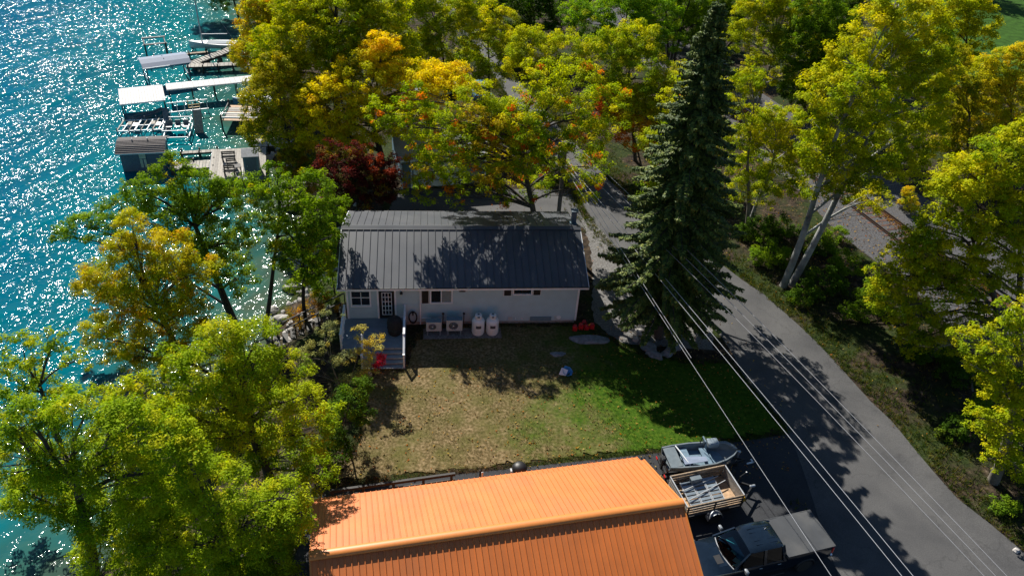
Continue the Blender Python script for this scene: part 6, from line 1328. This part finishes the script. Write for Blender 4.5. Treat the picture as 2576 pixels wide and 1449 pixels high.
('larch_tree', 'feathery golden tree below the far lawn', 'tree', 'trees around the house', (43.45, 64.1, -0.0), 'gold', 0.135, 0.9, 0.16, 1, 0, 'bark_dark', [(37.2, 64.1, 8.3, 1.48), (39.2, 64.1, 8.9, 1.8), (39.0, 64.1, 6.4, 1.84), (41.3, 64.1, 6.5, 2.01), (37.5, 64.1, 5.4, 1.18), (39.0, 64.1, 3.5, 1.37), (41.3, 64.1, 4.0, 1.71), (37.8, 64.1, 2.6, 1.04), (40.1, 64.1, 9.8, 1.3), (38.7, 64.1, 7.7, 1.65), (39.4, 64.1, 4.6, 1.53), (42.7, 64.1, 3.4, 1.72)]),
('maple_tree', 'broad yellow green maple overhanging the rails', 'tree', 'trees around the house', (31.38, 37.76, -0.0), 'yellowgreen', 0.148, 1.0, 0.24, 2, 0, 'bark_dark', [(22.8, 36.3, 12.2, 1.42), (24.0, 36.3, 13.2, 1.49), (22.2, 36.3, 10.7, 1.34), (24.1, 36.3, 10.4, 1.76), (25.6, 36.3, 11.5, 1.43), (22.1, 36.3, 8.8, 1.27), (24.0, 36.3, 8.2, 1.82), (26.2, 36.3, 8.1, 1.61), (22.1, 36.3, 5.7, 1.22), (23.8, 36.3, 5.3, 1.67), (21.9, 36.3, 3.7, 1.03), (23.8, 36.3, 3.0, 1.15), (25.4, 36.3, 6.0, 1.33), (24.5, 36.3, 14.3, 0.98), (22.9, 36.3, 2.3, 0.81), (26.4, 36.3, 9.7, 1.26), (25.2, 36.3, 2.8, 0.92), (26.9, 36.3, 3.3, 1.03), (24.5, 37.8, 11.8, 1.26), (23.2, 37.8, 11.2, 1.27), (27.9, 36.3, 6.2, 1.32), (22.0, 36.3, 7.3, 1.09), (21.1, 36.3, 4.5, 1.13), (20.4, 36.3, 5.8, 0.84), (21.3, 36.8, 6.6, 1.11), (23.7, 35.8, 1.6, 0.97), (25.3, 35.3, 2.2, 1.03), (24.0, 37.8, 5.3, 1.37), (22.5, 37.8, 6.8, 1.12)]),
('maple_tree', 'yellow green tree with thick grey trunk at the verge near the road bend', 'tree', 'trees around the house', (24.91, 26.9, 0.0), 'yellowgreen', 0.123, 1.2, 0.3, 1, 0, 'bark_grey', [(21.5, 26.9, 9.5, 0.86), (22.6, 26.9, 8.0, 1.06), (21.3, 26.9, 8.4, 0.61), (23.6, 26.9, 5.7, 0.82), (23.3, 26.9, 3.4, 0.76), (23.9, 26.9, 3.9, 0.85), (25.2, 26.9, 2.7, 0.86), (21.2, 26.9, 10.6, 0.67), (22.0, 26.9, 6.8, 0.72), (24.6, 26.9, 2.0, 0.78), (22.3, 26.9, 4.3, 0.66), (24.3, 26.9, 4.5, 0.93), (21.5, 26.9, 7.2, 0.98), (22.8, 26.9, 6.0, 1.0), (25.7, 26.9, 1.0, 0.79), (20.8, 27.9, 8.2, 0.81), (24.2, 26.9, 1.7, 0.68), (23.4, 26.9, 6.7, 0.99)]),
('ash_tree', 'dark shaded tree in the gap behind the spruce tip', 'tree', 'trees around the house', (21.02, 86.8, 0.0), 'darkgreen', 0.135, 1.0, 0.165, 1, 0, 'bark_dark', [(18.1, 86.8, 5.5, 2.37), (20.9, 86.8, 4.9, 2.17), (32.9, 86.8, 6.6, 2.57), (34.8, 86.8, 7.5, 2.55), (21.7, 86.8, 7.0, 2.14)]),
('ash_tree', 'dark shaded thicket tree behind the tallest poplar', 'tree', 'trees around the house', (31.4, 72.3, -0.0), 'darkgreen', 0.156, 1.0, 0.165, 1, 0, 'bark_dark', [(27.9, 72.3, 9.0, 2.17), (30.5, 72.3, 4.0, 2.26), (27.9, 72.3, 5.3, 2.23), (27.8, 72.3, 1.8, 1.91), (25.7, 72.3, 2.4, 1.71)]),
('cone_shrub', 'narrow cone of yellow foliage beside the gravel', 'shrub', 'trees around the house', (30.92, 54.5, 0.0), 'gold', 0.115, 1.2, 0.06, 1, 0, 'bark_dark', [(30.2, 54.5, 1.8, 0.49), (30.4, 54.5, 1.1, 0.68), (30.7, 54.5, 0.5, 0.81)]),
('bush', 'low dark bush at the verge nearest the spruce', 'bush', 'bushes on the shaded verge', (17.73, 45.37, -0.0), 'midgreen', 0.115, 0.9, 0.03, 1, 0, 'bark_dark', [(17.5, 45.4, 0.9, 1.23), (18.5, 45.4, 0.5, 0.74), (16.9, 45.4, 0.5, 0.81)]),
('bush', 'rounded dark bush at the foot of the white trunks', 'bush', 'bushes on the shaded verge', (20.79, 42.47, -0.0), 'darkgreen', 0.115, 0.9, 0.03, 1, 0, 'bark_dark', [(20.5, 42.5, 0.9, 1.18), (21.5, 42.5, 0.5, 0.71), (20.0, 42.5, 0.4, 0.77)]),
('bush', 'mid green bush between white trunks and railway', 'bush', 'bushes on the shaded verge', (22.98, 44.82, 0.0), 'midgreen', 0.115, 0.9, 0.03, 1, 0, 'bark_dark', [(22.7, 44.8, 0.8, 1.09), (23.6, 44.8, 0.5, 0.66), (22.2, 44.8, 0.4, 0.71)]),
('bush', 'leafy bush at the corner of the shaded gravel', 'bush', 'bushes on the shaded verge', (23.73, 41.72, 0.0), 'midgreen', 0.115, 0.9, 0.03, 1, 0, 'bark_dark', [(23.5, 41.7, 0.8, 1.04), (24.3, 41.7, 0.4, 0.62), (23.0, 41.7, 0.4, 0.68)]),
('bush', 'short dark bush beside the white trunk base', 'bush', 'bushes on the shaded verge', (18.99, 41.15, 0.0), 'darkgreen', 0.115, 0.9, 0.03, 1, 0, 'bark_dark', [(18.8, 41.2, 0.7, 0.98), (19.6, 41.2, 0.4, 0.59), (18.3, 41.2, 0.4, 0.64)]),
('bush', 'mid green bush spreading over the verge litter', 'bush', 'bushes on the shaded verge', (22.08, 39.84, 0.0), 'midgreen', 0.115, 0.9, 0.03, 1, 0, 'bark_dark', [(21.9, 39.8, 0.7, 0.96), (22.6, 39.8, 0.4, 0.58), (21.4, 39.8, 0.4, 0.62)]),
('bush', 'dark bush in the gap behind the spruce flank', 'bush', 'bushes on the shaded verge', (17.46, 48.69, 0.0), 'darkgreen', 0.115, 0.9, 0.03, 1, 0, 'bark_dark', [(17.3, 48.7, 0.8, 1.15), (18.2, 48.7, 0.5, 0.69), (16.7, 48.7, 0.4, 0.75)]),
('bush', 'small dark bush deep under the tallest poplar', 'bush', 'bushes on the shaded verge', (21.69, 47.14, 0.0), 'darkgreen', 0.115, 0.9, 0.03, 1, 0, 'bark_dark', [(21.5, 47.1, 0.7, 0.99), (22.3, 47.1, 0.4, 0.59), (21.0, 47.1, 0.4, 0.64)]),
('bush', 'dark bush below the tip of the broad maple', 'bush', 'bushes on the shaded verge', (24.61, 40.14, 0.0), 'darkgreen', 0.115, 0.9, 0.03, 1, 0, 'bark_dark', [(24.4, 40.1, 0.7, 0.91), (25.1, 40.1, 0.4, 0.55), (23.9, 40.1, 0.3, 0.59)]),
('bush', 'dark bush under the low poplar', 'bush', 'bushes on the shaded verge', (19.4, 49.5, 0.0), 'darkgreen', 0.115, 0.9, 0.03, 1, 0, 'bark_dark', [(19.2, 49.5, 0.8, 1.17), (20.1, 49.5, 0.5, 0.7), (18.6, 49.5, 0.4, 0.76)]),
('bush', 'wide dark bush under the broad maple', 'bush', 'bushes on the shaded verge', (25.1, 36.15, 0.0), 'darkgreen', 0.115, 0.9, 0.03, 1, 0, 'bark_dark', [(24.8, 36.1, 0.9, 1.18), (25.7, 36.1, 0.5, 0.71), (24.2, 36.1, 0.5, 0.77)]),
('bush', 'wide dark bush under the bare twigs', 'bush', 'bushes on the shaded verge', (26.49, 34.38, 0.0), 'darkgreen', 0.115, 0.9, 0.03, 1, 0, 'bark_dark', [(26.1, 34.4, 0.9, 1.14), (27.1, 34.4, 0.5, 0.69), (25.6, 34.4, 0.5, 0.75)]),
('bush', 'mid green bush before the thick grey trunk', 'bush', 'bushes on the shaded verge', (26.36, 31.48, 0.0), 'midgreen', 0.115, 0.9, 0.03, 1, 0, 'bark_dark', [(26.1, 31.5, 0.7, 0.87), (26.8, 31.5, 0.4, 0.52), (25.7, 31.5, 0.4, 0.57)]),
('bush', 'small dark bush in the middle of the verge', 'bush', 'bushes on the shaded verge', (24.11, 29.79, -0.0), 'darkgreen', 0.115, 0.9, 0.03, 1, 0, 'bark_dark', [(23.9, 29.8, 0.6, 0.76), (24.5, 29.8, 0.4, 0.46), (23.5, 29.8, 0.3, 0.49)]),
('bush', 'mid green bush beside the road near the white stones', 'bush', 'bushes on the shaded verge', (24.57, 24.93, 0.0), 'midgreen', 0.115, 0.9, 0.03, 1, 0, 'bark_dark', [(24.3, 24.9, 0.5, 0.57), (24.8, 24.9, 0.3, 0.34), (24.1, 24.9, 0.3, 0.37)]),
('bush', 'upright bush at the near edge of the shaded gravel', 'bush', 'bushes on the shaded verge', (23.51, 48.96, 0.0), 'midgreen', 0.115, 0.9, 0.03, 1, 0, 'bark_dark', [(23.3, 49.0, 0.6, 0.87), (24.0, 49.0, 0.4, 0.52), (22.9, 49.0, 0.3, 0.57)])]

for i, e in enumerate(TREES): grow(e, 100 + i)

# the tall spruce
def spruce(base, H, seed=3):
    q = np.random.default_rng(seed); bx, by = base; bz = float(ground_z(np.array(bx), np.array(by)))
    t = thing('spruce_tree', 'tall dark spruce with drooping branches beside the cables', 'tree', (bx, by, bz), 0, 'trees around the house')
    lean = np.array([-.03, .0])
    ax = lambda z: np.array([lean[0] * z, lean[1] * z, z])
    br = MB().tube([ax(-.3), ax(H * .4), ax(H * .75), ax(H)], [.34, .26, .12, .02], 10); V = []; Cc = []
    pal = np.array([(.080, .122, .024), (.125, .17, .030), (.046, .078, .024), (.21, .24, .05)]); pw_ = [.38, .3, .2, .12]
    z = 2.6; ang = 0
    while z < H - .2:
        f = 1 - z / H; ln0 = 4.85 * f ** .80 + .12
        if z < 5: ln0 *= .55 + .09 * z
        nb_ = max(4, int(5 + 4 * f))
        for k in range(nb_):
            ang += 2.39996 + q.normal() * .2; ln = ln0 * q.uniform(.72, 1.12); d = np.array([math.cos(ang), math.sin(ang), 0]); s = np.array([-d[1], d[0], 0])
            droop = .30 * (.5 + f) * q.uniform(.7, 1.25); m = max(4, int(ln * 9))
            tt = np.linspace(.06, 1, m)
            path = ax(z) + d * (ln * tt)[:, None] + np.array([0, 0, 1.0]) * (ln * (.10 * tt - droop * tt ** 1.6 + .20 * droop * tt ** 5))[:, None]
            br.tube([path[0], path[m // 2], path[-1]], [.05 * f + .012, .03 * f + .01, .006], 4)
            # flat sprays on both sides of each branch, hanging slightly
            for a in range(m):
                w = (.62 * (1 - tt[a]) + .16) * min(1, .35 + ln * .28)
                for sg in (-1, 1):
                    for u in range(2):
                        b0 = path[a] + q.normal(size=3) * .03; dirv = unit(s * sg * q.uniform(.7, 1.1) + d * q.uniform(.3, .9) + np.array([0, 0, q.uniform(-.55, .05)]))
                        l_ = w * q.uniform(.7, 1.2); wd = .085 + .06 * q.uniform(); nv = unit(np.cross(dirv, np.cross(np.array([0, 0, 1.0]), dirv)) + q.normal(size=3) * .25); sd = unit(np.cross(nv, dirv))
                        e = b0 + dirv * l_ + np.array([0, 0, -.10 * l_]); mdp = b0 + dirv * l_ * .55
                        V.append([b0, mdp + sd * wd, e, mdp - sd * wd]); Cc.append(pal[q.choice(4, p=pw_)] * q.uniform(.8, 1.2))
                        hang = mdp + np.array([0, 0, -.16 - .1 * q.uniform()]); V.append([mdp - dirv * .10, mdp + sd * .05, hang, mdp + dirv * .10]); Cc.append(pal[q.choice(4, p=pw_)] * q.uniform(.6, 1.0))
        z += .20 + .16 * f
    br.build('trunk', M['bark_dark'], t)
    quads_mesh('crown', np.array(V), np.array(Cc), M['needle'], t)
spruce((9.0, 36.45), 19.8)

# bare grey twigs under the broad maple
t = thing('bare_sapling', 'leafless grey sapling with crooked twigs before the broad maple', 'tree', (26.8, 33.6, 0), 0, None)
q = np.random.default_rng(21); mb = MB()
def twig(p, d, l, r, n):
    e = p + d * l; mb.tube([p, p.lerp(e, .5) + Vector(q.normal(size=3) * l * .07), e], [r, r * .8, r * .55], 5)
    if n > 0:
        for k in range(3 if n > 2 else 2):
            nd = (d + Vector(q.normal(size=3) * .55)).normalized(); twig(p.lerp(e, float(q.uniform(.6, 1))), nd, l * float(q.uniform(.55, .8)), r * .6, n - 1)
twig(Vector((0, 0, -.1)), Vector((-.25, .1, 1)).normalized(), 2.0, .07, 5)
mb.build('stem', M['bark_grey'], t)

# grass blades, verge grass and fallen leaves
def in_road(x, y):
    yl = [p[1] for p in ROAD_L][::-1]; xl = [p[0] for p in ROAD_L][::-1]; yr = [p[1] for p in ROAD_R][::-1]; xr = [p[0] for p in ROAD_R][::-1]
    return (x > np.interp(y, yl, xl) - .05) & (x < np.interp(y, yr, xr) + .05)
def tufts(pts, h, w, cols, q, per=3):
    N = len(pts); rep = np.repeat(np.arange(N), per); p = pts[rep] + np.append(q.normal(size=(N * per, 2)) * w * 1.6, np.zeros((N * per, 1)), 1)
    a = q.uniform(0, 6.28, N * per); s = np.stack([np.cos(a), np.sin(a), 0 * a], 1) * w * .5; tip = np.append(q.normal(size=(N * per, 2)) * .45, np.ones((N * per, 1)), 1) * (h[rep] * q.uniform(.6, 1.2, N * per))[:, None]
    v = np.stack([p - s, p + s, p + tip + s * .3, p + tip - s * .3], 1)
    return v, cols[rep] * q.uniform(.75, 1.2, N * per)[:, None]
q = np.random.default_rng(31)
n = 52000; x = q.uniform(-9, 16, n); y = q.uniform(23, 38, n); k = inside(x, y, LAWN); x, y = x[k], y[k]
gmix = np.clip(x * .13 + .55 * np.sin(x * .7 + y * .5) * .4 + q.normal(size=len(x)) * .22, 0, 1)
cols = np.where((q.uniform(size=len(x)) < gmix)[:, None], np.array([.048, .10, .007]), np.array([.15, .115, .05]))
v, c = tufts(np.stack([x, y, np.full(len(x), .02)], 1), .035 + .03 * gmix, .012, cols, q)
E = []
for a_, b_ in zip(LAWN, LAWN[1:] + LAWN[:1]):
    m_ = int(math.hypot(b_[0] - a_[0], b_[1] - a_[1]) * 70); t_ = q.uniform(size=m_); E.append(np.stack([a_[0] + (b_[0] - a_[0]) * t_ + q.normal(size=m_) * .11, a_[1] + (b_[1] - a_[1]) * t_ + q.normal(size=m_) * .11, np.full(m_, .02)], 1))
E = np.concatenate(E); ec = np.where((q.uniform(size=len(E)) < np.clip(E[:, 0] * .10 + .35, .2, 1))[:, None], np.array([.045, .085, .008]), np.array([.14, .11, .05]))
v2, c2 = tufts(E, q.uniform(.05, .13, len(E)), .016, ec, q, 4); v = np.concatenate([v, v2]); c = np.concatenate([c, c2])
tag(quads_mesh('lawn_grass', v, c, M['blade']), 'short grass blades of the patchy lawn', 'grass', kind='stuff')
P = []; 
for i in range(5200):
    s = q.uniform(18, 88); xr = np.interp(s, [p[1] for p in ROAD_R][::-1], [p[0] for p in ROAD_R][::-1]); xx = xr + abs(q.normal()) * 1.3 + .05
    P.append((xx, s, 0.0))
for i in range(2200):
    s = q.uniform(38, 84); xl = np.interp(s, [p[1] for p in ROAD_L][::-1], [p[0] for p in ROAD_L][::-1]); P.append((xl - abs(q.normal()) * .6 - .05, s, 0.0))
for i in range(5200):
    yy = q.uniform(24, 60); xx = q.uniform(14, 34); 
    if math.sin(xx * .9 + yy * .35) + math.sin(yy * .8 - xx * .3) > .55 and not in_road(np.array(xx), np.array(yy)) and (xx - 25.75) * .9325 + (yy - 55.97) * .361 < -3.6: P.append((xx, yy, 0.0))
P = np.array(P); cols = np.array([(.05, .085, .010), (.085, .105, .013), (.14, .12, .02), (.035, .06, .009)])[q.choice(4, len(P))]
v, c = tufts(P, q.uniform(.08, .26, len(P)), .035, cols, q, 5)
tag(quads_mesh('verge_grass', v, c, M['blade']), 'rough grass tufts along the road verges', 'grass', kind='stuff')
n = 5200; x = np.concatenate([q.uniform(-9, 16, 2000), q.uniform(-8, 27, 3200)]); y = np.concatenate([q.uniform(23, 37, 2000), q.uniform(18, 80, 3200)])
hx = (x + 9.834) * math.cos(.1334) + (y - 34.923) * math.sin(.1334); hy = -(x + 9.834) * math.sin(.1334) + (y - 34.923) * math.cos(.1334)
k = ~((hx > .2) & (hx < 14.2) & (hy > -3.2) & (hy < 8.4)) & ~((y < 22.6 + x * .26)) & (x > shore(y) + 7); rd = in_road(x, y) & (q.uniform(size=n) > .10); k &= ~rd; x, y = x[k], y[k]
cols = np.array([(.40, .27, .05), (.34, .20, .06), (.45, .33, .12), (.40, .13, .03), (.16, .09, .04)])[q.choice(5, len(x))]
v, c = leaves(np.stack([x, y, np.full(len(x), .075)], 1), np.full(len(x), .02), np.ones(len(x), int), .11, cols, q, .2)
tag(quads_mesh('fallen_leaves', v, c, M['leaf']), 'fallen autumn leaves scattered over lawn and road', 'leaves', kind='stuff')
n = 9000; s = q.uniform(-30, 25, n); o_ = np.where(q.uniform(size=n) < .6, q.normal(1.75, .25, n), q.uniform(-9, 2.5, n)); p = np.array(R0) + s[:, None] * np.array(RD) + o_[:, None] * np.array(RN); p[:, 2] = .09
k = ~in_road(p[:, 0], p[:, 1]); p = p[k]
cols = np.array([(.30, .12, .03), (.36, .19, .04), (.16, .08, .04), (.22, .15, .09), (.42, .25, .03)])[q.choice(5, len(p))]
v, c = leaves(p, np.full(len(p), .03), np.ones(len(p), int), .13, cols, q, .2)
tag(quads_mesh('leaf_litter', v, c, M['leaf']), 'brown leaf litter along the rails and verge', 'leaves', kind='stuff')
